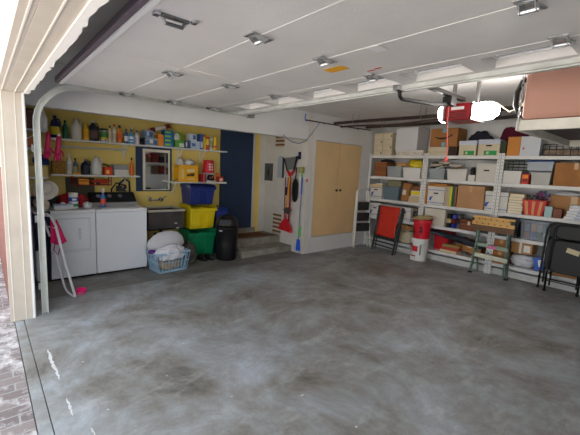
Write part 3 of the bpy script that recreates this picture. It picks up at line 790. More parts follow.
FCOL = [((206, 138, 56), 'orange folder upright at the left edge of the middle bay'), ((196, 176, 150), 'beige folder upright beside the white file box'), ((206, 190, 166), 'cream folder upright between beige and yellow ones'), ((222, 214, 40), 'bright yellow folder upright on the third shelf'), ((30, 92, 66), 'dark green folder upright on the third shelf'), ((140, 100, 70), 'brown folder upright beside the large cardboard box')]
for i, (c, lb) in enumerate(FCOL):
    xa = -3.445 if i == 0 else -3.045 + (i - 1) * 0.043
    t, w = T('upright_folder', lb, 'folder', xa, xa + 0.036, z, 0.3, group='upright folders on the third shelf')
    MB().box(-w / 2, w / 2, -0.15, 0.15, 0, 0.36).build('cover', mat(c, 0.6), t, bevel=0.002)
    MB().box(-w / 2 + .004, w / 2 - .004, -0.145, 0.151, 0.004, 0.3615).build('pages', BOXWHITE, t)
t = bankers(-3.395, -3.055, z, 0.35, 0.36, 'white file box with blue mark beside the upright folders')
carton(-3.38, -3.03, z + 0.352, 0.045, 0.3, 'flat orange-brown box on the file box beside the folders', mat((196, 128, 56), 0.7), tape=None)
carton(-2.82, -2.37, z, 0.40, 0.38, 'large plain cardboard box in the middle of the third shelf', mat((184, 140, 100), 0.8, var=0.04))
bankers(-2.355, -2.195, z, 0.33, 0.3, 'narrow white file box with blue mark between cardboard box and post', hole=False)
bankers(-2.135, -2.0, z, 0.33, 0.3, 'narrow white file box beside the stack of books', hole=False, mark=None)
random.seed(5)
bc = [(214, 196, 160), (196, 172, 130), (224, 210, 180), (204, 180, 132), (186, 150, 96), (222, 200, 140), (226, 180, 72)]
zz = z; ordn = ['lowest', 'second', 'third', 'fourth', 'fifth', 'sixth', 'topmost']
for i, c in enumerate(bc):
    h = 0.042 if i < 6 else 0.06
    t = thing('book', '%s book of the pale stack beside the red planter' % ordn[i], 'book', (-1.897 + random.uniform(-0.006, 0.006) + (0.02 if i == 6 else 0), YS + 0.14, zz), random.uniform(-0.08, 0.08), 'stack of books beside the red planter')
    MB().box(-0.10, 0.10, -0.10, 0.10, 0, h).build('cover', mat(c, 0.6), t, bevel=0.002)
    MB().box(-0.094, 0.1015, -0.1015, 0.094, 0.005, h - 0.005).build('pages', mat((232, 222, 198), 0.8), t)
    zz += h + 0.001
# planter: fluted red and gold tub
t, w = T('planter', 'red planter with gold flutes and dark greenery on the third shelf', 'planter', -1.775, -1.50, z, 0.2)
m = MB()
m.tub(0, 0.24, 0.235, 0.16, 0.33, 0.2, 0.006)
m.build('pot', mat((204, 36, 40), 0.4), t)
k = MB()
for i in range(3):
    a = -0.075 + i * 0.075
    k.prism([(a - 0.016, 0.01), (a + 0.016, 0.01), (a * 1.35 + 0.022, 0.23), (a * 1.35 - 0.022, 0.23)], -0.104, -0.098)
k.build('gold_flutes', mat((216, 150, 90), 0.4), t, rot=(R(5), 0, 0), loc=(0, 0.012, 0))
lf = MB(); random.seed(9)
for i in range(260):
    a = random.uniform(-0.16, 0.16); b = random.uniform(-0.09, 0.09); c = 0.20 + random.uniform(0, 0.11)
    M_ = Matrix.Translation((a, b, c)) @ Matrix.Rotation(random.uniform(0, 6.28), 4, 'Z') @ Matrix.Rotation(random.uniform(-1, 1), 4, 'X')
    v = [lf.bm.verts.new(M_ @ Vector(p)) for p in ((-0.006, 0, 0), (0, 0.03, 0.004), (0.006, 0, 0), (0, -0.012, 0))]
    lf.bm.faces.new(v)
lf.build('greenery', mat((34, 52, 38), 0.7), t)
t = thing('flower_bunch', 'pink and blue artificial flowers behind the red planter', 'flowers', (-1.605, YS + 0.345, z))
random.seed(14)
MB().tube([(0, 0, 0), (0.0, 0, 0.30)], 0.012, 6).build('stems', mat((70, 90, 60), 0.7), t)
for c, n in (((208, 120, 176), 26), ((120, 150, 200), 14), ((226, 200, 214), 12)):
    m = MB()
    for i in range(n):
        M_ = Matrix.Translation((random.uniform(-0.085, 0.085), random.uniform(-0.05, 0.05), 0.30 + random.uniform(-0.07, 0.07))) @ Matrix.Rotation(random.uniform(0, 6.28), 4, 'Z') @ Matrix.Rotation(random.uniform(0.3, 1.4), 4, 'X')
        for p in range(5):
            a = 2 * PI * p / 5
            q = [(0, 0, 0), (0.028 * math.cos(a - .5), 0.028 * math.sin(a - .5), .004), (0.034 * math.cos(a), 0.034 * math.sin(a), .008), (0.028 * math.cos(a + .5), 0.028 * math.sin(a + .5), .004)]
            m.bm.faces.new([m.bm.verts.new(M_ @ Vector(u)) for u in q])
    m.build('blossoms', mat(c, 0.7), t)
carton(-1.485, -1.39, z, 0.165, 0.12, 'pale teal box in front beside the red planter', mat((168, 196, 196), 0.6), tape=None, yf=YS + 0.02)
carton(-1.375, -1.27, z, 0.14, 0.14, 'small brown box beside the pale teal box', mat((128, 80, 60), 0.7), tape=None, yf=YS + 0.03)
t = thing('cardboard_box', 'long low cardboard box behind the white paper stack', 'box', (-1.18, YS + 0.34, z))
MB().box(-0.30, 0.30, -0.08, 0.08, 0, 0.33).build('carton', mat((178, 130, 84), 0.8), t, bevel=0.003)
MB().box(-0.05, 0.03, -0.0815, -0.08, 0.0, 0.33).build('tape', mat((206, 176, 136), 0.4), t)
cloth('white_bag', 'white plastic bag on the long low cardboard box', 'bag', -1.30, YS + 0.34, z + 0.332, 0.34, 0.15, 0.07, mat((222, 222, 224), 0.4), 15, 0.12)
for i in range(5):
    t = thing('paper_pack', '%s white wrapped paper pack at the end of the third shelf' % ['lowest', 'second', 'third', 'fourth', 'topmost'][i], 'paper pack', (-1.07 + 0.01 * (i % 2) + 0.012 * i, YS + 0.13, z + i * 0.043), 0.04 * (i % 3 - 1), 'white paper packs')
    MB().box(-0.17, 0.17, -0.1, 0.1, 0, 0.041).build('ream', mat((228, 228, 232), 0.45), t, bevel=0.008)
    MB().box(-0.05, 0.07, -0.1015, -0.1, 0.008, 0.032).build('label', mat((176, 186, 210), 0.5), t)

# ---- tier 4
z = on(4)
bankers(-4.735, -4.41, z, 0.29, 0.36, 'white file box with blue mark on the fourth shelf behind the director chair')
bankers(-4.39, -4.02, z, 0.27, 0.36, 'white file box hidden behind the red director chair')
bankers(-4.0, -3.70, z, 0.27, 0.36, 'white file box between director chair and dark jar', mark=None)
t, w = T('jar', 'dark glass jar on the fourth shelf beside the slotted post', 'jar', -3.68, -3.54, z, 0.14)
MB().lathe([(0.06, 0), (0.068, 0.02), (0.068, 0.19), (0.05, 0.23)], n=18).build('body', mat((56, 46, 48), 0.25), t, smooth=True)
MB().lathe([(0.054, 0.231), (0.054, 0.265), (0.001, 0.267)], n=18).build('lid', mat((120, 100, 80), 0.4), t)
carton(-3.405, -3.0, z, 0.32, 0.36, 'plain off-white box above the red bin', mat((212, 206, 192), 0.7), tape=None)
random.seed(31)
cl = [('black', (28, 28, 30)), ('blue', (40, 60, 170)), ('grey', (98, 98, 100)), ('tan', (200, 170, 120)), ('dark red', (120, 40, 36)), ('charcoal', (52, 50, 54))]
for i in range(9):
    nm, c = cl[i % 6]
    t = thing('small_carton', '%s small container in the dark clutter beside the off-white box, %s layer' % (nm, ['bottom', 'middle', 'upper'][i // 3]), 'container', (-2.93 + (i % 3) * 0.075, YS + 0.08 + 0.05 * ((i * 7) % 3), z + (i // 3) * 0.085), random.uniform(-0.3, 0.3), 'dark clutter on the fourth shelf')
    MB().box(-0.034, 0.034, -0.05, 0.05, 0, 0.07).build('body', mat(c, 0.5), t, bevel=0.006)
    MB().box(-0.036, 0.036, -0.052, 0.052, 0.0705, 0.083).build('lid', mat(tuple(int(v * .6) for v in c), 0.5), t, bevel=0.004)
t = thing('wooden_chest', 'small brown wooden chest with metal clasps on the fourth shelf', 'chest', (-2.56, YS + 0.13, z))
WCH = woodgrain((104, 52, 28), (140, 76, 42))
MB().box(-0.16, 0.16, -0.11, 0.11, 0, 0.13).build('body', WCH, t, bevel=0.004)
MB().box(-0.165, 0.165, -0.115, 0.115, 0.132, 0.185).build('lid', WCH, t, bevel=0.01)
MB().box(-0.02, 0.02, -0.12, -0.115, 0.10, 0.16).build('clasp', mat((210, 200, 170), 0.4, 0.7), t)
bin_(-2.10, -1.80, z, 0.29, 0.34, 'smoky lidded bin behind the workbench top', mat((66, 70, 78), 0.35, alpha=0.85), lid=mat((60, 70, 90), 0.4))
t = bin_(-1.78, -1.36, z, 0.30, 0.36, 'clear bin of colourful odds and ends beside the folding chairs', mat((170, 178, 186), 0.25, alpha=0.4), lid=mat((96, 104, 120), 0.4))
random.seed(41)
for i, (nm, c) in enumerate([('red', (196, 70, 60)), ('blue', (70, 110, 180)), ('green', (60, 130, 90)), ('white', (214, 214, 214)), ('blue', (60, 90, 160)), ('orange', (214, 130, 70)), ('white', (220, 220, 220)), ('teal', (90, 160, 160))]):
    b = thing('toy', '%s toy block inside the clear bin beside the folding chairs, %s row' % (nm, 'lower' if i < 4 else 'upper'), 'toy', (-1.69 + (i % 4) * 0.085, YS + 0.10, z + 0.006 + (i // 4) * 0.13), random.uniform(-0.2, 0.2), 'toys inside the clear bin')
    MB().box(-0.036, 0.036, -0.03, 0.08, 0, 0.12).build('block', mat(c, 0.6), b, bevel=0.012)
bin_(-1.34, -0.93, z, 0.30, 0.34, 'lidded clear bin above the black folding chairs', mat((150, 156, 162), 0.3, alpha=0.6), lid=mat((180, 190, 200), 0.4))

# ---- tier 5 (bottom)
z = on(5)
tag(MB().blob(0.16, 0.14, 0.14, 6, 0.2).build('orange_pouch', mat((214, 140, 40), 0.7), loc=(-4.5, YS + 0.12, z)), 'small orange pouch on the bottom shelf by the stepladder', 'pouch')
t, w = T('canvas_bag', 'cream canvas bag on the bottom shelf beside the white bucket', 'bag', -3.98, -3.60, z, 0.3)
MB().blob(0.46, 0.30, 0.27, 3, 0.1, flat=0.7).build('body', mat((208, 196, 166), 0.9), t)
MB().tube([(-0.1, -0.1, 0.2), (-0.06, -0.13, 0.27), (0.06, -0.13, 0.27), (0.1, -0.1, 0.2)], 0.01, 6).build('strap', mat((190, 176, 144), 0.9), t)
cloth('tan_bag', 'tan paper bag on top of the cream canvas bag', 'bag', -3.86, YS + 0.14, z + 0.272, 0.44, 0.24, 0.12, mat((176, 132, 84), 0.8, var=0.15, scale=20), 17, 0.25)
# grey boot pair low behind chair
bin_(-3.24, -2.93, z, 0.37, 0.28, 'bright red plastic bin on the bottom shelf', mat((198, 26, 40), 0.4), tp=0.82, yf=YS + 0.14)
for i, (c, lb) in enumerate((((206, 190, 150), 'pale board game box lowest beside the red bin'), ((178, 60, 44), 'red board game box between the pale one and brown one'), ((150, 118, 70), 'brown board game box topmost beside the red bin'))):
    t = thing('game_box', lb, 'board game', (-2.87 + 0.015 * i, YS + 0.11, z + i * 0.052), 0.06 * (i - 1), 'board games beside the red bin')
    MB().box(-0.155, 0.155, -0.09, 0.09, 0, 0.04).build('tray', mat(c, 0.6), t)
    MB().box(-0.158, 0.158, -0.093, 0.093, 0.012, 0.051).build('lid', mat(tuple(min(255, int(v * 1.08)) for v in c), 0.6), t, bevel=0.002)
t = thing('cardboard_box', 'tilted cardboard box with pale oval mark on the bottom shelf', 'box', (-2.60, YS + 0.33, z + 0.062), 0, rot=(0, R(15), 0))
MB().box(-0.21, 0.21, -0.16, 0.10, 0, 0.19).build('carton', mat((190, 132, 76), 0.8), t, bevel=0.003)
k = MB().lathe([(0.055, 0), (0.055, 0.002)], n=20, M=Matrix.Translation((0, -0.16, 0.11)) @ Matrix.Rotation(R(90), 4, 'X'), sx=1, sy=0.55)
k.build('oval_mark', mat((226, 210, 184), 0.6), t)
t = thing('sleeping_bag', 'long black padded bag slanting down across the bottom shelf', 'bag', (-2.82, YS + 0.075, 0.49), 0, rot=(0, R(8), 0))
MB().lathe([(0.02, -0.55), (0.04, -0.5), (0.065, -0.15), (0.08, 0.2), (0.06, 0.5), (0.02, 0.55)], M=Matrix.Rotation(R(90), 4, 'Y'), n=16, sx=0.85, sy=0.75).build('body', mat((30, 34, 44), 0.6, var=0.2), t, smooth=True)
MB().tube([(-0.5, -0.03, -0.01), (0, -0.04, -0.015), (0.5, -0.03, -0.01)], 0.01, 6).build('piping', mat((110, 130, 150), 0.5), t)
for i, (zz, lb) in enumerate(((z, 'lower brown cardboard box behind the workbench legs'), (z + 0.202, 'upper brown cardboard box behind the workbench legs'))):
    carton(-2.14 + 0.01 * i, -1.90, zz, 0.20, 0.3, lb, mat((170, 108, 62), 0.8), group='brown boxes behind the workbench')
t = carton(-1.88, -1.58, z + 0.225, 0.18, 0.26, 'cardboard box with white tape and label above the white sack', mat((186, 136, 86), 0.8), tape=None, yf=YS + 0.08)
MB().box(-0.035, 0.0, -0.132, -0.13, 0.0, 0.18).box(0.03, 0.12, -0.132, -0.13, 0.03, 0.14).build('white_label', mat((230, 230, 224), 0.5), t)
cloth('white_sack', 'white plastic sack slumped on the bottom shelf', 'sack', -1.72, YS + 0.20, z, 0.38, 0.32, 0.222, mat((214, 216, 222), 0.5), 19, 0.10, flat=0.8)
t = thing('paper_packet', 'blue and white packet leaning on the white sack', 'packet', (-1.45, YS + 0.05, z + 0.02), 0, rot=(R(-16), R(-16), 0))
MB().box(-0.065, 0.065, -0.012, 0.012, 0, 0.2).build('packet', mat((54, 96, 190), 0.5), t, bevel=0.005)
MB().box(0.0, 0.05, -0.0135, -0.012, 0.05, 0.16).build('print', mat((226, 226, 230), 0.5), t)
t = thing('plastic_jug', 'white plastic jug on the bottom shelf behind the folding chairs', 'jug', (-1.40, YS + 0.30, z))
MB().lathe([(0.07, 0), (0.085, 0.02), (0.085, 0.26), (0.05, 0.33), (0.025, 0.36)], n=18).build('body', PWHITE, t, smooth=True)
MB().lathe([(0.028, 0.361), (0.028, 0.39), (0.001, 0.392)], n=14).build('cap', mat((60, 90, 150), 0.5), t)
carton(-1.30, -0.95, z, 0.36, 0.3, 'brown cardboard box behind the black folding chairs', CARD)

# ================================================================== IN FRONT OF THE SHELVES
# stepladder: folded white frame with black treads
t = thing('stepladder', 'folded white stepladder with three black treads by the closet doors', 'stepladder', (-4.70, 6.0, 0))
WM = mat((220, 218, 210), 0.4, 0.1)
a0, a1 = Vector((0.02, -0.03, 0)), Vector((0.0, 0.0, 1.22))
b0, b1 = Vector((0.18, 0.33, 0)), Vector((0.02, 0.345, 1.22))
def rail(p, q, nm='side_rail', w=0.02, m=WM, tt=t):
    return MB().tube([p, p.lerp(q, 0.5), q], w, 8).build(nm, m, tt)
rail(a0, a1); rail(b0, b1)
rail(Vector((-0.03, -0.03, 0)), Vector((-0.03, 0.0, 1.2)), 'rear_rail', 0.014); rail(Vector((0.1, 0.335, 0)), Vector((-0.03, 0.345, 1.2)), 'rear_rail', 0.014)
MB().tube([a1, a1 + Vector((0, 0.05, 0.04)), b1 + Vector((0, -0.05, 0.04)), b1], 0.017, 8).build('top_bar', WM, t, smooth=True)
for zz in (0.35, 0.57, 0.80):
    f = zz / 1.22
    p, q = a0.lerp(a1, f), b0.lerp(b1, f)
    dr = (q - p).normalized()
    m = MB()
    p2, q2 = p + dr * 0.025, q - dr * 0.025
    nrm = dr.cross(Vector((0, 0, 1))).normalized() * 0.018
    hgt = Vector((0, 0, 0.175))
    vs_ = [p2 - nrm, q2 - nrm, q2 + nrm, p2 + nrm]
    B = [m.bm.verts.new(v) for v in vs_]; T_ = [m.bm.verts.new(v + hgt) for v in vs_]
    for i in range(4):
        j = (i + 1) % 4; m.bm.faces.new((B[i], B[j], T_[j], T_[i]))
    m.bm.faces.new(B[::-1]); m.bm.faces.new(T_)
    m.build('tread', mat((38, 38, 38), 0.7, var=0.5, scale=40), t, bevel=0.004)
    MB().tube([p + Vector((0, 0, -0.02)), q + Vector((0, 0, -0.02))], 0.012, 6).build('cross_bar', WM, t)
for p in (a0, b0):
    MB().lathe([(0.026, 0), (0.026, 0.04), (0.02, 0.045)], cx=p.x, cy=p.y, n=12).build('rubber_foot', mat((190, 188, 180), 0.7), t)

# director chair, folded, red sling
t = thing('director_chair', 'folded dark-framed chair with red fabric sling leaning on the shelving', 'folding chair', (-4.07, 6.22, 0))
DG = mat((56, 60, 60), 0.4, 0.4)
L0, L1 = Vector((-0.30, -0.02, 0)), Vector((-0.325, 0.17, 0.93))
R0, R1 = Vector((0.28, -0.15, 0)), Vector((0.235, 0.17, 0.93))
def bar(tt, p, q, w, d, nm, m):
    p, q = Vector(p), Vector(q); ax = (q - p); ln = ax.length; ax.normalize()
    M_ = Matrix.Translation(p) @ ax.to_track_quat('Z', 'Y').to_matrix().to_4x4()
    return MB().box(-w / 2, w / 2, -d / 2, d / 2, 0, ln, M_).build(nm, m, tt, bevel=min(w, d) * 0.15)
bar(t, L0, L1, 0.042, 0.022, 'front_leg', DG); bar(t, R0, R1, 0.042, 0.022, 'front_leg', DG)
bar(t, L0 + Vector((0.04, 0.05, 0)), L1 + Vector((0.01, 0.024, -0.02)), 0.022, 0.02, 'rear_leg', DG); bar(t, R0 + Vector((0.01, 0.07, 0)), R1 + Vector((0.02, 0.024, -0.03)), 0.022, 0.02, 'rear_leg', DG)
for f, nm in ((0.13, 'cross_bar'), (0.21, 'cross_bar')):
    bar(t, L0.lerp(L1, f), R0.lerp(R1, f), 0.018, 0.026, nm, DG)
bar(t, L0.lerp(L1, 0.30), R0.lerp(R1, 0.30), 0.02, 0.06, 'seat_rail', DG)
m = MB()
def sl(u, v):
    p = L0.lerp(L1, 0.34 + 0.66 * v); q = R0.lerp(R1, 0.34 + 0.66 * v)
    r = p.lerp(q, 0.085 + 0.83 * u); r.y -= 0.022 - 0.012 * math.sin(u * PI); r.z += 0.01 * math.sin(v * PI) * math.sin(u * PI)
    return r
m.sheet(8, 10, sl)
plabel(m.build('sling', mat((206, 52, 34), 0.75, var=0.03), t, smooth=True, solid=0.006), 'taut red fabric sling')

# buckets
def bucket(t, h, r0, r1, m, rimm, hz=0):
    MB().lathe([(r0, 0), (r0 + (r1 - r0) * .5, h * .5), (r1, h), (r1 - 0.005, h), (r0 - 0.004, 0.006), (0.001, 0.006)], n=28).build('pail', m, t, smooth=False)
    MB().lathe([(r1 + 0.001, h - 0.05), (r1 + 0.007, h - 0.048), (r1 + 0.007, h - 0.036), (r1 + 0.001, h - 0.034), (r1 + 0.001, h - 0.008), (r1 + 0.007, h - 0.006), (r1 + 0.007, h + 0.002), (r1 - 0.006, h + 0.002)], n=28).build('rim', rimm, t)
def patch(t, r, a0, a1, z0, z1, m, nm, k=8):
    q = MB(); A = []; B = []
    rr = r if callable(r) else (lambda z_: r)
    for i in range(k + 1):
        a = R(a0 + (a1 - a0) * i / k)
        A.append(q.bm.verts.new((rr(z0) * math.cos(a), rr(z0) * math.sin(a), z0))); B.append(q.bm.verts.new((rr(z1) * math.cos(a), rr(z1) * math.sin(a), z1)))
    for i in range(k): q.bm.faces.new((A[i], A[i + 1], B[i + 1], B[i]))
    return q.build(nm, m, t, solid=0.001)
t = thing('white_bucket', 'white paint bucket with red mark standing on the floor', 'bucket', (-3.33, 6.24, 0))
bucket(t, 0.425, 0.148, 0.165, mat((224, 224, 220), 0.4), mat((230, 230, 228), 0.4))
rr = lambda z_: 0.150 + 0.017 * z_ / 0.425
patch(t, rr, -118, -72, 0.18, 0.28, mat((204, 28, 40), 0.5), 'red_panel')
patch(t, rr, -138, -112, 0.25, 0.33, mat((204, 28, 40), 0.5), 'red_swirl')
patch(t, rr, -125, -85, 0.08, 0.105, mat((180, 50, 56), 0.5), 'red_line')
patch(t, rr, -60, -50, 0.12, 0.32, mat((120, 124, 130), 0.5), 'small_print')
MB().tube([(-0.175, 0, 0.385)] + [(0.175 * math.cos(R(a)), 0.0 + 0.175 * math.sin(R(a)) * -1.0, 0.385 - 0.1 * math.sin(R(a))) for a in range(170, 9, -20)] + [(0.175, 0, 0.385)], 0.003, 5).build('wire_handle', CHROME, t)
t = thing('red_bucket', 'red bucket with black lettering stacked on the white bucket', 'bucket', (-3.31, 6.235, 0.429))
bucket(t, 0.35, 0.142, 0.165, mat((212, 26, 46), 0.4), mat((220, 36, 52), 0.4))
rr = lambda z_: 0.1445 + 0.024 * z_ / 0.36
for a, b, c, d in ((-140, -126, .13, .16), (-136, -130, .07, .24), (-122, -112, .17, .20), (-122, -116, .10, .20), (-78, -62, .20, .225), (-76, -70, .08, .24), (-66, -60, .10, .2), (-80, -62, .13, .15), (-110, -100, .11, .13)):
    patch(t, rr, a, b, c, d, mat((40, 14, 20), 0.6), 'lettering', 3)
tag(MB().lathe([(0.001, 0.0), (0.19, 0.0), (0.215, 0.012), (0.20, 0.02), (0.12, 0.03), (0.10, 0.05), (0.05, 0.058), (0.001, 0.06)], n=28).build('straw_hat', mat((190, 166, 118), 0.9, var=0.15, scale=30), loc=(-3.31, 6.225, 0.797), rot=(R(3), R(-4), 0)), 'straw hat lying over the red bucket', 'hat')

# folding workbench
t = thing('folding_workbench', 'folding workbench with bamboo jaw and green steel legs', 'workbench', (-2.09, 6.22, 0), 0)
GRS = mat((104, 130, 116), 0.5, 0.3, var=0.25, scale=12)
jaw = MB().box(-0.315, 0.315, -0.035, -0.005, 0.835, 0.985).build('front_jaw', woodgrain((198, 152, 84), (222, 180, 108)), t, bevel=0.003)
hl = MB()
for i in range(6):
    for j, zz in enumerate((0.87, 0.945)):
        M_ = Matrix.Translation((-0.24 + i * 0.09 + j * 0.03, -0.035, zz)) @ Matrix.Rotation(R(90), 4, 'X')
        hl.lathe([(0.010, -0.001), (0.010, 0.002)], n=10, M=M_)
hl.build('peg_holes', DARKHOLE, jaw)
MB().box(-0.318, -0.285, -0.04, 0.0, 0.90, 0.95).build('end_clip', BLACK, jaw)
MB().box(0.255, 0.318, -0.04, 0.0, 0.895, 0.955).build('end_clip', BLACK, jaw)
MB().box(-0.32, 0.32, -0.045, 0.03, 0.745, 0.83).build('rear_jaw', woodgrain((58, 40, 28), (122, 86, 54), s=20), t, bevel=0.004)
bar(t, (-0.20, -0.01, 0.75), (-0.27, 0.0, 0.02), 0.04, 0.03, 'leg', GRS); bar(t, (0.26, -0.01, 0.75), (0.27, 0.03, 0.02), 0.04, 0.03, 'leg', mat((78, 90, 84), 0.5, 0.3, var=0.3))
bar(t, (-0.25, 0.03, 0.75), (-0.19, 0.10, 0.02), 0.03, 0.02, 'leg', GRS); bar(t, (0.22, 0.03, 0.75), (0.20, 0.11, 0.02), 0.03, 0.02, 'leg', GRS)
bar(t, (-0.22, 0.0, 0.51), (0.26, 0.0, 0.49), 0.02, 0.06, 'cross_brace', mat((142, 156, 138), 0.5, 0.2, var=0.15)); bar(t, (-0.24, 0.0, 0.33), (0.265, 0.01, 0.31), 0.03, 0.07, 'step_board', mat((202, 204, 184), 0.5, 0.1, var=0.1))
for x, y in ((-0.27, 0.0), (0.27, 0.03)):
    MB().box(x - 0.028, x + 0.028, y - 0.022, y + 0.022, 0, 0.035).build('rubber_foot', BLACK, t, bevel=0.005)
MB().blob(0.14, 0.02, 0.06, 2, 0.3, cx=0.02, cy=-0.025).build('pink_tape', mat((226, 130, 170), 0.6), t, loc=(0, 0, 0.47))

# two black folding chairs
def folding_chair(x, y, lab, lean, first):
    t = thing('folding_chair', lab, 'folding chair', (x, y, 0), R(-3), 'black folding chairs leaning on the shelving')
    w = 0.24
    BKM = mat((26, 26, 28), 0.35, 0.4)
    def pt(xx, zz, off=0): return (xx, -0.02 + lean * zz + off, zz)
    fr = [pt(-w, 0.0), pt(-w, 0.30), pt(-w, 0.70), pt(-w + 0.005, 0.90), pt(-w + 0.035, 0.97), pt(-w + 0.09, 1.0), pt(w - 0.09, 1.0), pt(w - 0.035, 0.97), pt(w - 0.005, 0.90), pt(w, 0.70), pt(w, 0.30), pt(w, 0.0)]
    MB().tube(fr, 0.014, 8).build('front_frame', BKM, t, smooth=True)
    q = w - 0.035
    rf = [pt(-q, 0.08, 0.06), pt(-q, 0.5, 0.045), pt(-q, 0.80, 0.03), pt(q, 0.80, 0.03), pt(q, 0.5, 0.045), pt(q, 0.08, 0.06)]
    MB().tube(rf, 0.012, 8).build('rear_frame', BKM, t)
    MB().tube([pt(-w, 0.16), pt(w, 0.16)], 0.009, 6).build('stretcher', BKM, t)
    MB().tube([pt(-q, 0.30, 0.05), pt(q, 0.30, 0.05)], 0.009, 6).build('stretcher', BKM, t)
    PAD = mat((14, 14, 15), 0.5, var=0.1)
    def pad(z0, z1, hw, off, nm):
        m = MB(); n = 18; out = []
        cx_, cz = 0, (z0 + z1) / 2; hh = (z1 - z0) / 2
        for i in range(40):
            a = 2 * PI * i / 40; c, s_ = math.cos(a), math.sin(a)
            out.append((math.copysign(abs(c) ** 0.35, c) * hw, cz + math.copysign(abs(s_) ** 0.35, s_) * hh))
        A = [m.bm.verts.new(pt(a, b, off - 0.018)) for a, b in out]; B = [m.bm.verts.new(pt(a, b, off + 0.018)) for a, b in out]
        for i in range(40): m.bm.faces.new((A[i], A[(i + 1) % 40], B[(i + 1) % 40], B[i]))
        m.bm.faces.new(A[::-1]); m.bm.faces.new(B)
        return m.build(nm, PAD, t, bevel=0.012)
    pad(0.30, 0.77, w - 0.03, -0.018, 'seat')
    pad(0.79, 0.985, w - 0.035, 0.01, 'backrest')
    if first:
        M_ = Matrix.Translation((0.03, -0.02 + lean * 0.66 - 0.045, 0.64)) @ Matrix.Rotation(R(12), 4, 'Y')
        plabel(MB().box(-0.075, 0.075, -0.002, 0.002, -0.035, 0.035, M_).build('paper_label', mat((206, 196, 160), 0.7), t), 'cream paper label')
    for xx in (-w, w):
        MB().lathe([(0.019, 0), (0.019, 0.03), (0.015, 0.034)], cx=xx, cy=-0.02, n=10).build('rubber_foot', BLACK, t)
    return t
folding_chair(-1.05, 6.20, 'black padded folding chair with cream paper label, in front of its twin', 0.06, True)
folding_chair(-1.16, 6.32, 'plain black padded folding chair behind the labelled one', 0.07, False)

# ================================================================== LAUNDRY SIDE
def L(name, label, cat, y0, y1, z, d, xf=-5.83, group=None, rz=0):
    """thing whose local -y faces +x; local x runs along world y"""
    return thing(name, label, cat, (xf - d / 2, (y0 + y1) / 2, z), PI / 2 + rz, group), (y1 - y0)
def BX(name, label, cat, y0, y1, z, h, d, c, xf=-5.83, group=None, rz=0, stripes=None, rough=0.6):
    t, w = L(name, label, cat, y0, y1, z, d, xf, group, rz)
    MB().box(-w / 2, w / 2, -d / 2, d / 2, 0, h).build('carton', mat(c, rough), t, bevel=0.002)
    if stripes:
        for c2, za, zb, xa, xb in stripes:
            MB().box(-w / 2 + w * xa, -w / 2 + w * xb, -d / 2 - 0.0015, -d / 2 + 0.001, h * za, h * zb).build('print', mat(c2, 0.55), t)
    return t
def bottle(label, y, z, r, h, body, cap=(230, 230, 230), band=None, shape='bottle', xf=-5.83, sy=1.0, group='bottles and jugs on the laundry shelves', name='bottle', cat='bottle', spout=False, band2=None):
    t, w = L(name, label, cat, y - r, y + r, z, 2 * r * sy, xf, group)
    if shape == 'bottle':   prof = [(r * .92, 0), (r, h * .03), (r, h * .58), (r * .82, h * .68), (r * .34, h * .80), (r * .32, h * .86)]; cp = (r * .40, h * .86, h)
    elif shape == 'can':    prof = [(r * .95, 0), (r, h * .02), (r, h * .84), (r * .8, h * .89)]; cp = (r * .72, h * .89, h)
    elif shape == 'jug':    prof = [(r * .92, 0), (r, h * .03), (r, h * .52), (r * .8, h * .72), (r * .3, h * .84), (r * .28, h * .90)]; cp = (r * .36, h * .90, h)
    elif shape == 'tub':    prof = [(r * .96, 0), (r, h * .02), (r, h * .86)]; cp = (r * 1.03, h * .86, h)
    MB().lathe(prof, n=20, sy=sy).build('body', mat(body, 0.35), t, smooth=True)
    MB().lathe([(cp[0], cp[1] + .0005), (cp[0], cp[2] - 0.003), (cp[0] * .9, cp[2]), (0.0005, cp[2])], n=16, sy=sy if shape == 'tub' else 1).build('cap', mat(cap, 0.4), t)
    if spout:
        MB().box(-r * .45, r * .45, -r * 1.0, r * .5, h * .97, h * 1.10).box(-r * .2, r * .2, -r * 1.0, -r * .75, h * .86, h * .97).build('trigger', mat(cap, 0.4), t, bevel=0.003)
    if band:
        za, zb = (0.14, 0.5) if shape in ('bottle', 'jug') else (0.18, 0.72)
        MB().lathe([(r * 1.012, h * za), (r * 1.012, h * zb)], n=20, sy=sy).build('label_band', mat(band, 0.5), t)
        t_ = t
    if band2:
        MB().lathe([(r * 1.02, h * .2), (r * 1.02, h * .32)], n=20, sy=sy).build('label_stripe', mat(band2, 0.5), t)
    if shape == 'jug':
        MB().tube([(r * .35, 0, h * .84), (r * .75, 0, h * .86), (r * 1.0, 0, h * .74), (r * .98, 0, h * .55)], r * .13, 8).build('handle', mat(body, 0.35), t, smooth=True)
    return t

# shelves
def wall_shelf(label, y0, y1, z, d, ys):
    s_ = thing('wall_shelf', label, 'shelf', (XL, y0, z - 0.022))
    MB().box(0.001, d, 0, y1 - y0, 0, 0.022).build('board', M_SHELF, s_, bevel=0.002)
    for y in ys:
        yy = y - y0
        q = MB().box(0.001, 0.012, yy - 0.011, yy + 0.011, -0.21, 0).box(0.001, d - 0.03, yy - 0.011, yy + 0.011, -0.010, -0.001)
        q.prism([(0.010, -0.20), (0.022, -0.20), (d - 0.05, -0.012), (d - 0.066, -0.012)], yy - 0.006, yy + 0.006, 'y')
        q.build('bracket', M_SHELF, s_)
    return s_
wall_shelf('long upper white shelf on the yellow wall with bottles and boxes', 0.72, 3.47, 1.872, 0.25, (1.72, 2.62, 3.04))
wall_shelf('short lower white shelf above the washer and dryer', 0.72, 1.90, 1.38, 0.24, (1.70,))
wall_shelf('small white shelf holding the yellow crate and red tin', 2.43, 3.46, 1.298, 0.27, (2.50,))
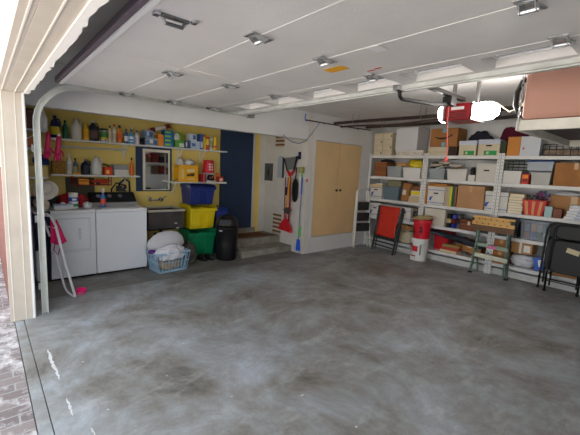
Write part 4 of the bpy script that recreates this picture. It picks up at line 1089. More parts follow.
rl = thing('wall_rail', 'pale metal hanging rail under the long upper shelf', 'rail', (XL, 0.8, 1.76))
MB().tube([(0.17, 0, 0), (0.17, 0.93, 0.01)], 0.012, 8).build('rail', mat((196, 200, 206), 0.4, 0.3), rl)
MB().box(0.001, 0.17, 0.10, 0.115, -0.01, 0.012).box(0.001, 0.17, 0.80, 0.815, -0.005, 0.02).build('bracket', GALV, rl)

U = 1.874
bottle('dark blue jug with yellow label at the start of the upper shelf', 0.80, U, 0.062, 0.30, (34, 44, 92), (34, 44, 92), (214, 190, 50), 'jug')
bottle('dark green bottle beside the dark blue jug', 0.915, U, 0.036, 0.25, (24, 96, 60), (20, 50, 40))
bottle('big white jug beside the yellow detergent bottle', 1.055, U, 0.07, 0.30, (220, 216, 200), (214, 206, 180), None, 'jug')
bottle('yellow detergent bottle beside the big white jug', 1.17, U, 0.042, 0.25, (232, 182, 44), (232, 182, 44), (220, 160, 30))
bottle('black oil jug with a pale neck on the upper shelf', 1.27, U, 0.07, 0.29, (40, 40, 46), (206, 206, 200), (92, 66, 60), 'jug')
bottle('tin with white, green and yellow label on the upper shelf', 1.405, U, 0.052, 0.19, (206, 206, 200), (40, 40, 42), (60, 130, 60), 'tub', band2=(226, 196, 50))
bottle('tall clear bottle with black cap beside the striped tin', 1.485, U, 0.028, 0.24, (196, 184, 150), (24, 24, 26), (190, 176, 140))
bottle('tall milky bottle with red cap on the upper shelf', 1.545, U, 0.03, 0.27, (214, 208, 190), (206, 70, 80), (196, 186, 160))
bottle('orange liquid bottle with black cap on the upper shelf', 1.625, U, 0.040, 0.26, (222, 130, 50), (24, 24, 28), (226, 96, 34), band2=(226, 96, 34))
bottle('slim bottle with white label and dark cap beside the orange one', 1.715, U, 0.032, 0.22, (60, 90, 130), (28, 30, 44), (226, 230, 236))
bottle('sky blue bottle with dark cap on the upper shelf', 1.79, U, 0.034, 0.22, (60, 150, 200), (24, 30, 50), (206, 226, 236), band2=(70, 150, 200))
bottle('clear trigger spray bottle behind the sky blue one', 1.82, U, 0.032, 0.235, (206, 206, 196), (222, 222, 216), None, spout=True, xf=-5.92)
bottle('white bottle with purple cap on the upper shelf', 1.875, U, 0.038, 0.21, (222, 218, 220), (100, 50, 120), (206, 196, 210))
bottle('low black jar beside the purple-capped bottle', 1.955, U, 0.032, 0.10, (30, 30, 34), (44, 44, 48), None, 'tub')
BX('bottle_pack', 'lower clear pack of blue water bottles on the upper shelf', 'pack', 1.995, 2.19, U, 0.115, 0.15, (120, 140, 160), rough=0.25, group='clear packs on the upper shelf', stripes=[((70, 110, 160), .15, .6, .05, .3), ((200, 206, 210), .3, .8, .35, .6), ((60, 90, 140), .1, .7, .66, .95)])
BX('bottle_pack', 'upper clear pack of blue water bottles on the upper shelf', 'pack', 1.97, 2.13, U + 0.117, 0.11, 0.14, (112, 136, 160), rough=0.25, group='clear packs on the upper shelf', stripes=[((60, 100, 150), .15, .8, .05, .25), ((180, 190, 200), .3, .9, .3, .5), ((50, 80, 120), .1, .8, .56, .9)])
t = thing('poster_roll', 'rolled white and red tube slanting over the orange box', 'tube', (-5.93, 2.08, U + 0.235), 0, rot=(R(-20), 0, 0))
t.rotation_euler = (R(18), 0, 0)
MB().tube([(0, 0, 0), (0, 0.36, 0)], 0.034, 14).build('roll', mat((220, 212, 204), 0.6), t, smooth=True)
MB().tube([(0, 0.02, 0), (0, 0.10, 0)], 0.0355, 14).tube([(0, 0.28, 0), (0, 0.352, 0)], 0.0355, 14).build('red_band', mat((140, 44, 34), 0.5), t, smooth=True)
BX('orange_carton', 'orange box beside the blue and green striped packs', 'box', 2.20, 2.285, U, 0.185, 0.12, (232, 140, 40))
for i in range(4):
    BX('striped_pack', '%s blue and green striped pack of the stack on the upper shelf' % ['lowest', 'second', 'third', 'topmost'][i], 'box', 2.30, 2.45, U + i * 0.066, 0.064, 0.14, (40, 130, 190) if i % 2 == 0 else (36, 110, 160), group='blue and green striped packs', stripes=[((150, 200, 60), .3, .75, .05, .7)])
BX('green_pack', 'lower green and white paper pack on the upper shelf', 'pack', 2.48, 2.645, U, 0.12, 0.14, (96, 160, 60), group='green and white packs', stripes=[((226, 230, 220), .1, .6, .45, .95)])
cloth('green_bag', 'green and white bag on the lower green pack', 'bag', -5.90, 2.575, U + 0.122, 0.13, 0.19, 0.14, mat((130, 180, 50), 0.5), 4, 0.15)
cloth('white_bag', 'small white bag beside the green bag on the upper shelf', 'bag', -5.86, 2.52, U + 0.122, 0.10, 0.10, 0.12, mat((222, 222, 216), 0.5), 7, 0.15)
BX('blue_carton', 'small dark blue box between green pack and blue-white packs', 'box', 2.66, 2.75, U, 0.125, 0.12, (60, 84, 130), stripes=[((206, 210, 216), .2, .8, .1, .4)])
BX('tissue_pack', 'lower pale blue tissue pack on the upper shelf', 'pack', 2.765, 2.93, U, 0.13, 0.14, (196, 212, 228), group='pale blue tissue packs', stripes=[((90, 120, 180), .3, .7, .1, .5)])
BX('tissue_pack', 'upper pale blue tissue pack on the upper shelf', 'pack', 2.74, 2.86, U + 0.132, 0.12, 0.14, (206, 218, 230), group='pale blue tissue packs', stripes=[((70, 100, 170), .2, .8, .5, .9)])
BX('tall_blue_carton', 'tall blue and white box beside the yellow can', 'box', 2.935, 2.995, U, 0.26, 0.12, (60, 96, 170), stripes=[((196, 206, 224), .1, .5, .1, .9)])
bottle('yellow aerosol can next to the blue and white packs', 3.03, U, 0.026, 0.25, (232, 190, 40), (206, 40, 36), None, 'can')
bottle('red and yellow aerosol can on the upper shelf', 3.09, U, 0.034, 0.26, (190, 36, 44), (232, 190, 40), (226, 206, 60), 'can', band2=(190, 30, 44))
bottle('white aerosol can between the red and the yellow ones', 3.165, U, 0.028, 0.23, (214, 214, 208), (190, 190, 186), (160, 160, 150), 'can')
bottle('yellow aerosol can with red band at the end of the upper shelf', 3.24, U, 0.036, 0.24, (236, 196, 40), (236, 196, 40), None, 'can', band2=(210, 60, 40))

W = 1.382
t, w = L('wicker_basket', 'brown wicker basket at the start of the lower shelf', 'basket', 0.745, 0.90, W, 0.16)
MB().tub(0, 0.18, w * .9, 0.15, w, 0.16).build('basket', mat((150, 112, 52), 0.85, var=0.3, scale=60, bump=0.8, bscale=90), t)
MB().box(-w * .4, w * .4, -0.06, 0.06, 0.02, 0.14).build('contents', mat((120, 84, 40), 0.8), t)
bottle('white squeeze bottle with pointed cap beside the wicker basket', 0.945, W, 0.032, 0.29, (222, 220, 214), (226, 226, 224), (206, 206, 200))
bottle('small blue bottle with black cap on the lower shelf', 1.02, W, 0.028, 0.23, (60, 90, 130), (22, 22, 24), (160, 160, 140))
BX('brush', 'yellow scrubbing brush lying before the small bottles', 'brush', 0.985, 1.075, W, 0.03, 0.04, (230, 160, 40), xf=-5.815)
bottle('dark blue jar with grey dome lid on the lower shelf', 1.155, W, 0.062, 0.22, (36, 42, 66), (140, 136, 120), (30, 34, 54), 'jug')
bottle('large white jug on the lower shelf', 1.30, W, 0.076, 0.27, (220, 220, 212), (222, 222, 214), None, 'jug')
BX('red_carton', 'red and yellow box on the lower shelf next to the white jug', 'box', 1.40, 1.50, W, 0.12, 0.12, (214, 56, 34), stripes=[((240, 200, 60), .2, .6, .15, .6)])
t = thing('headphones', 'black over-ear headphones behind the red and yellow box', 'headphones', (-5.96, 1.42, W))
MB().tube(arc((0, 0, 0.09), 0.07, 0, 180, 10, 'yz'), 0.009, 8).build('headband', BLACK, t, smooth=True)
for yy in (-0.07, 0.07):
    MB().lathe([(0.035, -0.014), (0.04, 0), (0.035, 0.014)], M=Matrix.Translation((0, yy, 0.055)) @ Matrix.Rotation(R(90), 4, 'X'), n=14).build('ear_cup', BLKSOFT, t)
BX('file_tray', 'lower pale box of the pair on the lower shelf', 'box', 1.53, 1.735, W, 0.085, 0.18, (214, 210, 200), group='pair of low boxes on the lower shelf')
BX('file_tray', 'upper grey box of the pair on the lower shelf', 'box', 1.52, 1.73, W + 0.087, 0.075, 0.18, (150, 150, 146), group='pair of low boxes on the lower shelf')
bottle('amber bottle with long black nozzle at the end of the lower shelf', 1.79, W, 0.03, 0.28, (214, 120, 50), (20, 20, 22), (226, 100, 40))
t = thing('hanging_tray', 'red wire tray of tools hanging below the lower shelf', 'tray', (-5.93, 1.24, 1.23))
m = MB()
m.tube([(-0.08, -0.25, 0), (0.08, -0.25, 0), (0.08, 0.25, 0), (-0.08, 0.25, 0)], 0.006, 6, closed=True).tube([(-0.08, -0.25, 0.06), (0.08, -0.25, 0.06), (0.08, 0.25, 0.06), (-0.08, 0.25, 0.06)], 0.006, 6, closed=True)
for a in (-0.25, 0.25): m.tube([(0.08, a, 0), (0.08, a, 0.127)], 0.006, 6).tube([(-0.08, a, 0), (-0.08, a, 0.127)], 0.006, 6)
for i in range(9): m.tube([(-0.08, -0.2 + i * 0.05, 0), (0.08, -0.2 + i * 0.05, 0)], 0.003, 5)
m.build('wire', mat((150, 36, 36), 0.4), t)
BX('orange_tool_case', 'orange case in the red hanging tray', 'case', 1.06, 1.19, 1.237, 0.08, 0.10, (236, 150, 40), xf=-5.86)
t = thing('power_drill', 'red and orange power tool lying in the red hanging tray', 'tool', (-5.90, 1.35, 1.237))
MB().lathe([(0.02, -0.1), (0.032, -0.08), (0.034, 0.05), (0.018, 0.09), (0.01, 0.12)], M=Matrix.Translation((0, 0, 0.045)) @ Matrix.Rotation(R(90), 4, 'X'), n=14).build('body', mat((206, 66, 36), 0.4), t, smooth=True)
MB().box(-0.02, 0.07, -0.06, -0.02, 0.003, 0.04).build('grip', mat((60, 30, 28), 0.5), t, bevel=0.008)
tag(MB().box(-6.045, -6.035, 0.92, 1.30, 1.02, 1.33).build('grey_board', mat((84, 78, 66), 0.8, var=0.1)), 'dark grey board on the yellow wall behind the hanging tray', 'board')
# washer hoses on the wall
t = thing('washer_valve', 'black hoses and valve on the yellow wall behind the washer', 'plumbing', (XL, 1.66, 1.12))
MB().box(0.0, 0.03, -0.06, 0.10, 0.0, 0.09).build('valve_box', mat((70, 70, 70), 0.5), t, bevel=0.005)
MB().tube([(0.04, -0.03, 0.05), (0.09, -0.02, 0.14), (0.10, 0.05, 0.20), (0.09, 0.12, 0.16), (0.07, 0.13, 0.02), (0.06, 0.12, -0.16)], 0.014, 8).build('hose', BLACK, t, smooth=True)
MB().tube([(0.04, 0.05, 0.05), (0.11, 0.06, 0.10), (0.11, -0.08, 0.14), (0.07, -0.14, 0.04), (0.06, -0.14, -0.15)], 0.012, 8).build('hose', BLACK, t, smooth=True)
MB().lathe([(0.016, 0), (0.016, 0.05)], M=Matrix.Translation((0.03, 0.07, 0.03)) @ Matrix.Rotation(R(90), 4, 'Y'), n=10).build('tap', CHROME, t)

# mirror on dark blue painted board
t = thing('wall_mirror', 'white-framed mirror on a dark blue board above the sink', 'mirror', (XL, 2.20, 1.12))
MB().box(0.001, 0.012, -0.29, 0.31, 0.0, 0.745).build('backing_board', mat((36, 54, 82), 0.6), t)
f = MB()
f.box(0.013, 0.035, -0.185, -0.145, 0.02, 0.70).box(0.013, 0.035, 0.245, 0.27, 0.02, 0.70).box(0.013, 0.035, -0.145, 0.245, 0.655, 0.70).box(0.013, 0.035, -0.145, 0.245, 0.02, 0.035)
f.build('frame', mat((222, 216, 196), 0.5), t, bevel=0.003)
MB().box(0.013, 0.020, -0.144, 0.244, 0.036, 0.654).build('glass', mat((225, 228, 228), 0.03, 1.0), t)

# yellow crate
YC = mat((240, 178, 24), 0.4)
t, w = L('plastic_crate', 'yellow plastic crate with dark print on the small shelf', 'crate', 2.54, 2.88, 1.30, 0.23, xf=-5.79)
m = MB(); h = 0.285; hw, hd = w / 2, 0.115
m.box(-hw, hw, -hd, hd, 0, 0.012)
for (a, b, c, d) in ((-hw, hw, -hd, -hd + .008), (-hw, hw, hd - .008, hd), (-hw, -hw + .008, -hd + .008, hd - .008), (hw - .008, hw, -hd + .008, hd - .008)):
    m.box(a, b, c, d, 0.0121, 0.035); m.box(a, b, c, d, h - 0.04, h)
for xx in (-hw, -hw * .36, hw - .03):
    m.box(xx, xx + 0.03, -hd, -hd + 0.008, 0.0351, h - 0.0401)
m.box(-hw, -hw + .008, -hd + .0081, -hd + 0.05, 0.0351, h - .0401).box(hw - .008, hw, -hd + .0081, -hd + 0.05, 0.0351, h - .0401).box(-hw, hw, hd - .007, hd, .0351, h - .0401)
m.box(-hw + .031, hw - .031, -hd + 0.001, -hd + 0.006, 0.0351, h - 0.0401)
m.build('shell', YC, t)
k = MB(); random.seed(2)
for i in range(6):
    xx = -0.03 + i * 0.024
    k.prism([(xx - .012, 0.09 + .01 * (i % 2)), (xx + .012, 0.10), (xx + .016, 0.14 + .004 * i), (xx - .006, 0.125 + .004 * i)], -hd - 0.0015, -hd + 0.0012)
k.build('dark_print', mat((70, 50, 30), 0.6), t)
MB().box(-0.02, 0.10, -hd - 0.0015, -hd + 0.0012, 0.04, 0.055).box(-0.03, 0.11, -hd - 0.0015, -hd + 0.0012, 0.17, 0.215).build('pale_print', mat((230, 214, 170), 0.6), t)
MB().box(-0.135, -0.085, -hd - 0.0015, -hd + 0.0012, 0.05, 0.21).build('pale_print', mat((224, 196, 120), 0.6), t)
cloth('white_bag', 'crumpled white bag rising from one end of the yellow crate', 'bag', -5.91, 2.60, 1.587, 0.16, 0.11, 0.13, mat((216, 216, 214), 0.5), 23, 0.2)
cloth('white_cloth', 'folded white cloth lying over the yellow crate', 'cloth', -5.91, 2.77, 1.587, 0.2, 0.20, 0.11, mat((210, 212, 212), 0.7), 24, 0.15)
# red tin upside down on a jar etc
t = thing('coffee_tin', 'large red tin with white figures resting on the coffee maker', 'tin', (-5.92, 3.15, 1.462))
MB().lathe([(0.105, 0), (0.108, 0.01), (0.092, 0.215), (0.098, 0.22), (0.095, 0.228), (0.001, 0.228)], n=26).build('body', mat((206, 26, 44), 0.35), t, smooth=False)
rr = lambda z_: 0.1095 - 0.016 * z_ / 0.215
for a in (-22, 6):
    for zz in (0.05, 0.095, 0.14):
        patch(t, rr, a, a + 17, zz, zz + 0.028, mat((232, 226, 226), 0.5), 'white_figure', 3)
t, w = L('coffee_maker', 'small white and black coffee maker under the red tin', 'appliance', 3.06, 3.26, 1.30, 0.19, xf=-5.80)
MB().box(-w / 2, w / 2, -0.09, 0.09, 0, 0.025).box(-w / 2, w / 2, 0.03, 0.09, 0.0251, 0.16).build('base', mat((206, 206, 200), 0.4), t, bevel=0.004)
MB().lathe([(0.05, 0.026), (0.065, 0.05), (0.062, 0.10), (0.045, 0.13)], cx=0.01, cy=-0.03, n=18).build('pot', mat((36, 30, 32), 0.15), t, smooth=True)
MB().lathe([(0.02, 0), (0.02, 0.002)], M=Matrix.Translation((0.01, -0.096, 0.09)) @ Matrix.Rotation(R(90), 4, 'X'), n=12).build('red_dot', mat((200, 60, 50), 0.5), t)
BX('red_carton', 'red tin box with pale stripe beside the yellow crate', 'tin', 2.955, 3.04, 1.30, 0.14, 0.12, (170, 26, 38), stripes=[((220, 190, 190), 0, 1, .5, .65)], xf=-5.80)
BX('red_carton', 'small red and white carton at the end of the small shelf', 'box', 3.30, 3.40, 1.30, 0.10, 0.10, (200, 50, 44), stripes=[((236, 220, 200), .2, .7, .2, .8)], xf=-5.80)
BX('orange_carton', 'small orange carton behind the red and white one', 'box', 3.33, 3.395, 1.30, 0.17, 0.05, (226, 130, 60), xf=-5.91)

# return shelves above the dryer, against the front wall
def ret_shelf(label, z):
    s_ = thing('return_shelf', label, 'shelf', (-5.40, YF, z - 0.022))
    MB().box(-0.64, 0, 0.001, 0.30, 0, 0.022).build('board', M_SHELF, s_, bevel=0.002)
    MB().box(-0.02, -0.01, 0.001, 0.012, -0.16, 0).prism([(0.01, -0.15), (0.022, -0.15), (0.26, -0.004), (0.24, -0.004)], -0.018, -0.012, 'x').build('bracket', M_SHELF, s_)
    return s_
ret_shelf('topmost short white shelf on the front wall corner', 1.94)
ret_shelf('middle short white shelf on the front wall corner', 1.71)
ret_shelf('lowest short white shelf on the front wall corner', 1.355)
t = thing('spray_bottle', 'white bottle on the topmost corner shelf beside the door track', 'bottle', (-5.50, 0.62, 1.941))
MB().lathe([(0.05, 0), (0.052, 0.14), (0.03, 0.20), (0.016, 0.24)], n=16).build('body', PWHITE, t, smooth=True)
MB().lathe([(0.02, 0.241), (0.02, 0.27), (0.001, 0.275)], n=12).build('cap', PWHITE, t)
def at(name, label, cat, x, y, z, w, d, h, c):
    t = thing(name, label, cat, (x, y, z))
    MB().box(-w / 2, w / 2, -d / 2, d / 2, 0, h * .85).build('carton', mat(c, 0.6), t, bevel=0.003)
    MB().box(-w / 2 - .002, w / 2 + .002, -d / 2 - .002, d / 2 + .002, h * .85, h).build('lid', mat(tuple(int(v * .8) for v in c), 0.6), t, bevel=0.003)
    return t
at('brown_carton', 'dark brown box on the topmost corner shelf beside the jamb', 'box', -5.52, 0.475, 1.941, 0.2, 0.10, 0.24, (96, 62, 44))
at('orange_carton', 'orange and brown box on the middle corner shelf', 'box', -5.52, 0.475, 1.711, 0.2, 0.12, 0.15, (190, 110, 56))
at('yellow_tub', 'pale yellow box on the lowest corner shelf', 'box', -5.50, 0.53, 1.357, 0.2, 0.22, 0.15, (216, 190, 116))
cloth('blue_cloth', 'dark blue cloth on the pale yellow box', 'cloth', -5.50, 0.58, 1.508, 0.2, 0.18, 0.13, mat((34, 50, 110), 0.85), 31, 0.25)
t = thing('rubber_glove', 'pink rubber glove hanging below the topmost corner shelf, nearer the track', 'glove', (-5.38, 0.655, 1.91), group='pink rubber gloves')
def glove(t):
    MB().tube([(0, 0, 0), (0, 0.0, -0.06), (0, -0.012, -0.16), (0, -0.018, -0.24)], [0.018, 0.028, 0.030, 0.034], 10).build('cuff', mat((226, 50, 110), 0.45), t, smooth=True)
    for i in range(4):
        yy = -0.05 + i * 0.021
        MB().tube([(0, -0.018 + (yy + .018) * .6, -0.235), (0, yy, -0.28), (0, yy - 0.004, -0.335 + abs(i - 1.5) * 0.012)], [0.014, 0.011, 0.008], 8).build('finger', mat((226, 50, 110), 0.45), t, smooth=True)
    MB().tube([(0, 0.0, -0.18), (0, 0.04, -0.22), (0, 0.05, -0.26)], [0.013, 0.011, 0.008], 8).build('thumb', mat((226, 50, 110), 0.45), t, smooth=True)
glove(t)
t = thing('rubber_glove', 'pink rubber glove hanging from a white clip, farther from the track', 'glove', (-5.38, 0.765, 1.89), group='pink rubber gloves')
glove(t)
MB().lathe([(0.001, -0.015), (0.018, -0.01), (0.018, 0.01), (0.001, 0.015)], M=Matrix.Translation((0.025, 0, 0.0)) @ Matrix.Rotation(R(90), 4, 'Y'), n=14).build('clip', PWHITE, t)
# things heaped above the dryer corner
tag(MB().lathe([(0.001, 0), (0.12, 0.0), (0.135, 0.01), (0.12, 0.02), (0.085, 0.03), (0.08, 0.10), (0.05, 0.135), (0.001, 0.14)], n=24).build('sun_hat', mat((222, 214, 206), 0.8), loc=(-5.32, 0.60, 1.19), rot=(R(60), 0, R(70))), 'pale round hat hanging under the lowest corner shelf', 'hat')
t = thing('paper_towel_roll', 'beige roll lying on the dryer beside the jamb', 'roll', (-5.47, 0.56, 0.935))
MB().lathe([(0.02, -0.14), (0.075, -0.14), (0.075, 0.14), (0.02, 0.14)], M=Matrix.Translation((0, 0, 0.076)) @ Matrix.Rotation(R(90), 4, 'Y'), n=24).build('paper', mat((206, 192, 176), 0.9), t)
MB().lathe([(0.018, -0.142), (0.02, -0.142), (0.02, 0.142), (0.018, 0.142)], M=Matrix.Translation((0, 0, 0.076)) @ Matrix.Rotation(R(90), 4, 'Y'), n=16).build('core', CARD, t)

# dryer and washer
APP = mat((222, 226, 232), 0.3)
def machine(name, label, cat, y0, y1, seed):
    t = thing(name, label, cat, (-5.66, (y0 + y1) / 2, 0), PI / 2)
    w = (y1 - y0) / 2 - 0.004
    MB().box(-w, w, -0.325, 0.33, 0.03, 0.885).build('cabinet', APP, t, bevel=0.008)
    MB().box(-w - .002, w + .002, -0.335, 0.33, 0.886, 0.93).build('top', mat((226, 228, 230), 0.28), t, bevel=0.012)
    MB().box(-w + .02, w - .02, -0.29, 0.30, 0.0, 0.03).build('plinth', BLACK, t)
    return t, w
t, w = machine('clothes_dryer', 'white clothes dryer with raised square door, beside the track', 'dryer', 0.46, 1.15, 0)
dd = MB().box(-0.30, 0.27, -0.343, -0.326, 0.40, 0.82).build('door', APP, t, bevel=0.02)
MB().box(0.13, 0.165, -0.351, -0.344, 0.54, 0.69).build('handle', mat((200, 204, 210), 0.3), dd, bevel=0.008)
MB().box(-0.306, 0.276, -0.3285, -0.3262, 0.394, 0.826).build('door_gap', mat((186, 188, 192), 0.6), t)
MB().box(-0.33, 0.33, -0.327, -0.3255, 0.37, 0.376).build('panel_line', mat((186, 188, 192), 0.6), t)
MB().box(-w, w, 0.20, 0.32, 0.931, 1.07).build('control_panel', mat((44, 46, 50), 0.3), t, bevel=0.02)
t, w = machine('washing_machine', 'white top-loading washing machine with black control panel', 'washing machine', 1.15, 1.84, 0)
m = MB().prism([(0.25, 0.931), (0.25, 1.11), (0.22, 1.125), (0.06, 0.99), (0.05, 0.931)], -w + .02, w - .02, 'x')
cp = m.build('control_panel', mat((34, 36, 40), 0.25), t, bevel=0.01)
MB().prism([(0.055, 0.9312), (0.045, 0.9312), (0.035, 0.975), (0.062, 0.985)], -w + .01, w - .01, 'x').build('silver_trim', mat((200, 200, 200), 0.3, 0.5), cp)
for i, xx in enumerate((-0.2, -0.05, 0.1)):
    ax = Vector((0, -0.6, 0.8)).normalized()
    M_ = Matrix.Translation((xx, 0.155, 1.062)) @ ax.to_track_quat('Z', 'Y').to_matrix().to_4x4()
    MB().lathe([(0.032, 0), (0.03, 0.02), (0.001, 0.022)], n=16, M=M_).build('dial', mat((150, 152, 156), 0.3, 0.4), cp)
MB().box(-0.26, 0.26, -0.30, 0.03, 0.9305, 0.938).build('lid', mat((228, 230, 232), 0.25), t, bevel=0.004)
MT = 0.932
def onm(x, y): return (x, y, MT)
t = thing('tissue_box', 'white flat tissue box on the dryer near the wipes tub', 'box', (-5.50, 0.80, MT), PI / 2)
MB().box(-0.11, 0.11, -0.06, 0.06, 0, 0.065).build('carton', mat((216, 220, 224), 0.6), t, bevel=0.004)
MB().box(-0.11, 0.05, -0.0615, 0.0615, 0.05, 0.066).build('print', mat((150, 176, 206), 0.6), t)
MB().blob(0.06, 0.03, 0.03, 4, 0.3).build('tissue', PWHITE, t, loc=(0, 0, 0.065))
t = bottle('white wipes tub with blue and green label on the dryer', 0.925, MT, 0.056, 0.215, (226, 228, 226), (226, 226, 222), (226, 230, 234), 'tub', xf=-5.46, name='wipes_tub', cat='tub', group=None)
MB().lathe([(0.0575, 0.10), (0.0575, 0.155)], n=24).build('blue_band', mat((40, 90, 176), 0.5), t)
MB().lathe([(0.0575, 0.03), (0.0575, 0.07)], n=24).build('green_band', mat((30, 140, 90), 0.5), t)
MB().box(-0.025, 0.025, -0.0605, -0.0565, 0.115, 0.14).build('white_lettering', mat((236, 236, 236), 0.5), t)
cloth('red_towel', 'dark red towel heaped on the back of the dryer', 'towel', -5.715, 0.95, MT, 0.26, 0.40, 0.21, mat((160, 28, 36), 0.95, var=0.1, scale=20), 41, 0.25, 3.0)
cloth('white_cloth', 'small white cloth on the dryer edge beside the red towel', 'cloth', -5.52, 1.09, MT, 0.13, 0.12, 0.09, mat((214, 214, 216), 0.9), 42, 0.25, 3.0)
t = bottle('clear spray bottle with blue liquid on the washing machine', 1.30, MT, 0.036, 0.235, (56, 120, 190), (230, 214, 214), (236, 96, 70), 'bottle', xf=-5.52, name='spray_bottle', group=None, spout=True)
t.location.z += 0.007

# utility sink and tap
t, w = L('utility_sink', 'dark laundry sink with pale rim on the yellow wall', 'sink', 1.93, 2.50, 0.53, 0.50, xf=-5.52)
m = MB(); hw = w / 2
prof = [(-0.25, 0.30), (-0.235, 0.03), (-0.20, 0.0), (0.24, 0.0), (0.25, 0.30)]
m.prism(prof, -hw, -hw + 0.02, 'x').prism(prof, hw - 0.02, hw, 'x')
m.prism([(-0.25, 0.30), (-0.235, 0.03), (-0.20, 0.0), (0.24, 0.0), (0.24, 0.02), (-0.19, 0.02), (-0.215, 0.04), (-0.23, 0.30)], -hw + .0201, hw - .0201, 'x').box(-hw + .0201, hw - .0201, 0.23, 0.25, 0.021, 0.30)
m.build('basin', mat((64, 60, 60), 0.5, var=0.15), t)
r_ = MB().box(-hw - .02, hw + .02, -0.275, -0.225, 0.301, 0.335).box(-hw - .02, hw + .02, 0.225, 0.262, 0.301, 0.335).box(-hw - .02, -hw + .03, -0.2249, 0.2249, 0.301, 0.335).box(hw - .03, hw + .02, -0.2249, 0.2249, 0.301, 0.335)
r_.build('rim', mat((176, 172, 158), 0.5, var=0.08), t, bevel=0.006)
MB().tube([(0, 0, -0.001), (0, 0, -0.12), (0.0, 0.05, -0.18), (0.0, 0.15, -0.18), (0, 0.26, -0.14)], 0.028, 12).build('drain_pipe', mat((52, 50, 50), 0.5), t, smooth=True)
MB().box(hw * .45, hw * .6, -0.256, -0.248, 0.10, 0.115).box(hw * .55, hw * .72, -0.256, -0.248, 0.02, 0.035).build('paint_splash', mat((210, 210, 206), 0.6), t)
t = thing('wall_tap', 'chrome two-handled tap on the yellow wall above the sink', 'tap', (XL, 2.23, 0.975))
for yy in (-0.10, 0.10):
    MB().lathe([(0.03, 0), (0.03, 0.01), (0.016, 0.02), (0.016, 0.06)], M=Matrix.Translation((0.001, yy, 0)) @ Matrix.Rotation(R(90), 4, 'Y'), n=14).build('valve', CHROME, t, smooth=True)
    sg = 1 if yy > 0 else -1
    MB().tube([(0.055, yy, 0.0), (0.06, yy, 0.04), (0.075, yy + sg * 0.06, 0.06)], 0.009, 8).build('handle', CHROME, t, smooth=True)
MB().tube([(0.05, -0.10, 0), (0.055, 0, 0.0), (0.05, 0.10, 0)], 0.014, 10).build('bridge', CHROME, t, smooth=True)
MB().tube([(0.055, 0.04, 0), (0.07, 0.04, 0.03), (0.12, 0.035, 0.045), (0.16, 0.03, 0.02), (0.165, 0.03, -0.02)], 0.011, 10).build('spout', CHROME, t, smooth=True)

# recycling bins stacked (tilt-fronted stackers)
def stacker(label, y0, y1, z, h, c, xf, group='stacked recycling bins', lidded=False):
    t, w = L('recycling_bin', label, 'recycling bin', y0, y1, z, 0.42, xf, group)
    hw = w / 2; bw = hw * 0.9
    col = mat(c, 0.4, var=0.04)
    m = MB()
    # body, wider at the mouth
    def ring(zz, a, y0_, y1_): return [m.bm.verts.new(p) for p in ((-a, y0_, zz), (a, y0_, zz), (a, y1_, zz), (-a, y1_, zz))]
    A = ring(0, bw, -0.16, 0.18); B = ring(h * .86, hw, -0.21, 0.20); C = ring(h * .86, hw - .012, -0.198, 0.188); D = ring(0.012, bw - .012, -0.148, 0.168)
    for p, q in ((A, B), (B, C), (C, D)):
        for i in range(4): m.bm.faces.new((p[i], p[(i + 1) % 4], q[(i + 1) % 4], q[i]))
    m.bm.faces.new(A[::-1]); m.bm.faces.new(D)
    m.build('tub', col, t, bevel=0.006)
    k = MB().box(-hw - .012, -hw, -0.20, 0.205, h * .80, h * .98).box(hw, hw + .012, -0.20, 0.205, h * .80, h * .98).box(-hw, hw, 0.195, 0.21, h * .861, h * .98)
    k.prism([(-hw - .012, h * .74), (hw + .012, h * .74), (hw + .012, h * .90), (hw * .55, h * .80), (hw * .12, h * .90), (0, h * .86), (-hw * .12, h * .90), (-hw * .55, h * .80), (-hw - .012, h * .90)], -0.235, -0.212)
    k.build('rim', col, t, bevel=0.008)
    kk = MB()
    for xx in (-hw * .52, hw * .52):
        kk.prism([(xx - hw * .28, h * .08), (xx + hw * .28, h * .08), (xx + hw * .34, h * .70), (xx - hw * .34, h * .70)], -0.215, -0.19)
    kk.build('front_panel', col, t, bevel=0.01, rot=(0, 0, 0))
    return t
stacker('green recycling bin at the bottom of the stack', 2.62, 3.12, 0.0, 0.50, (20, 136, 88), -5.56)
stacker('yellow recycling bin in the middle of the stack', 2.63, 3.11, 0.50, 0.42, (226, 200, 26), -5.54)
stacker('blue recycling bin on top of the stack', 2.64, 3.09, 0.92, 0.35, (32, 48, 120), -5.55)
t, w = L('tall_bin', 'tall blue bin behind the black rubbish bin', 'bin', 3.17, 3.395, 0.0, 0.36, -5.62)
MB().tub(0, 0.80, w * .84, 0.30, w, 0.36, 0.006).build('tub', mat((36, 52, 132), 0.4), t, bevel=0.006)
MB().box(-w / 2 - .01, w / 2 + .01, -0.19, 0.19, 0.70, 0.76).build('rim', mat((40, 56, 140), 0.4), t, bevel=0.006)
MB().box(-w / 2 - .012, w / 2 + .012, -0.192, 0.192, 0.802, 0.85).build('lid', mat((34, 50, 126), 0.4), t, bevel=0.015)
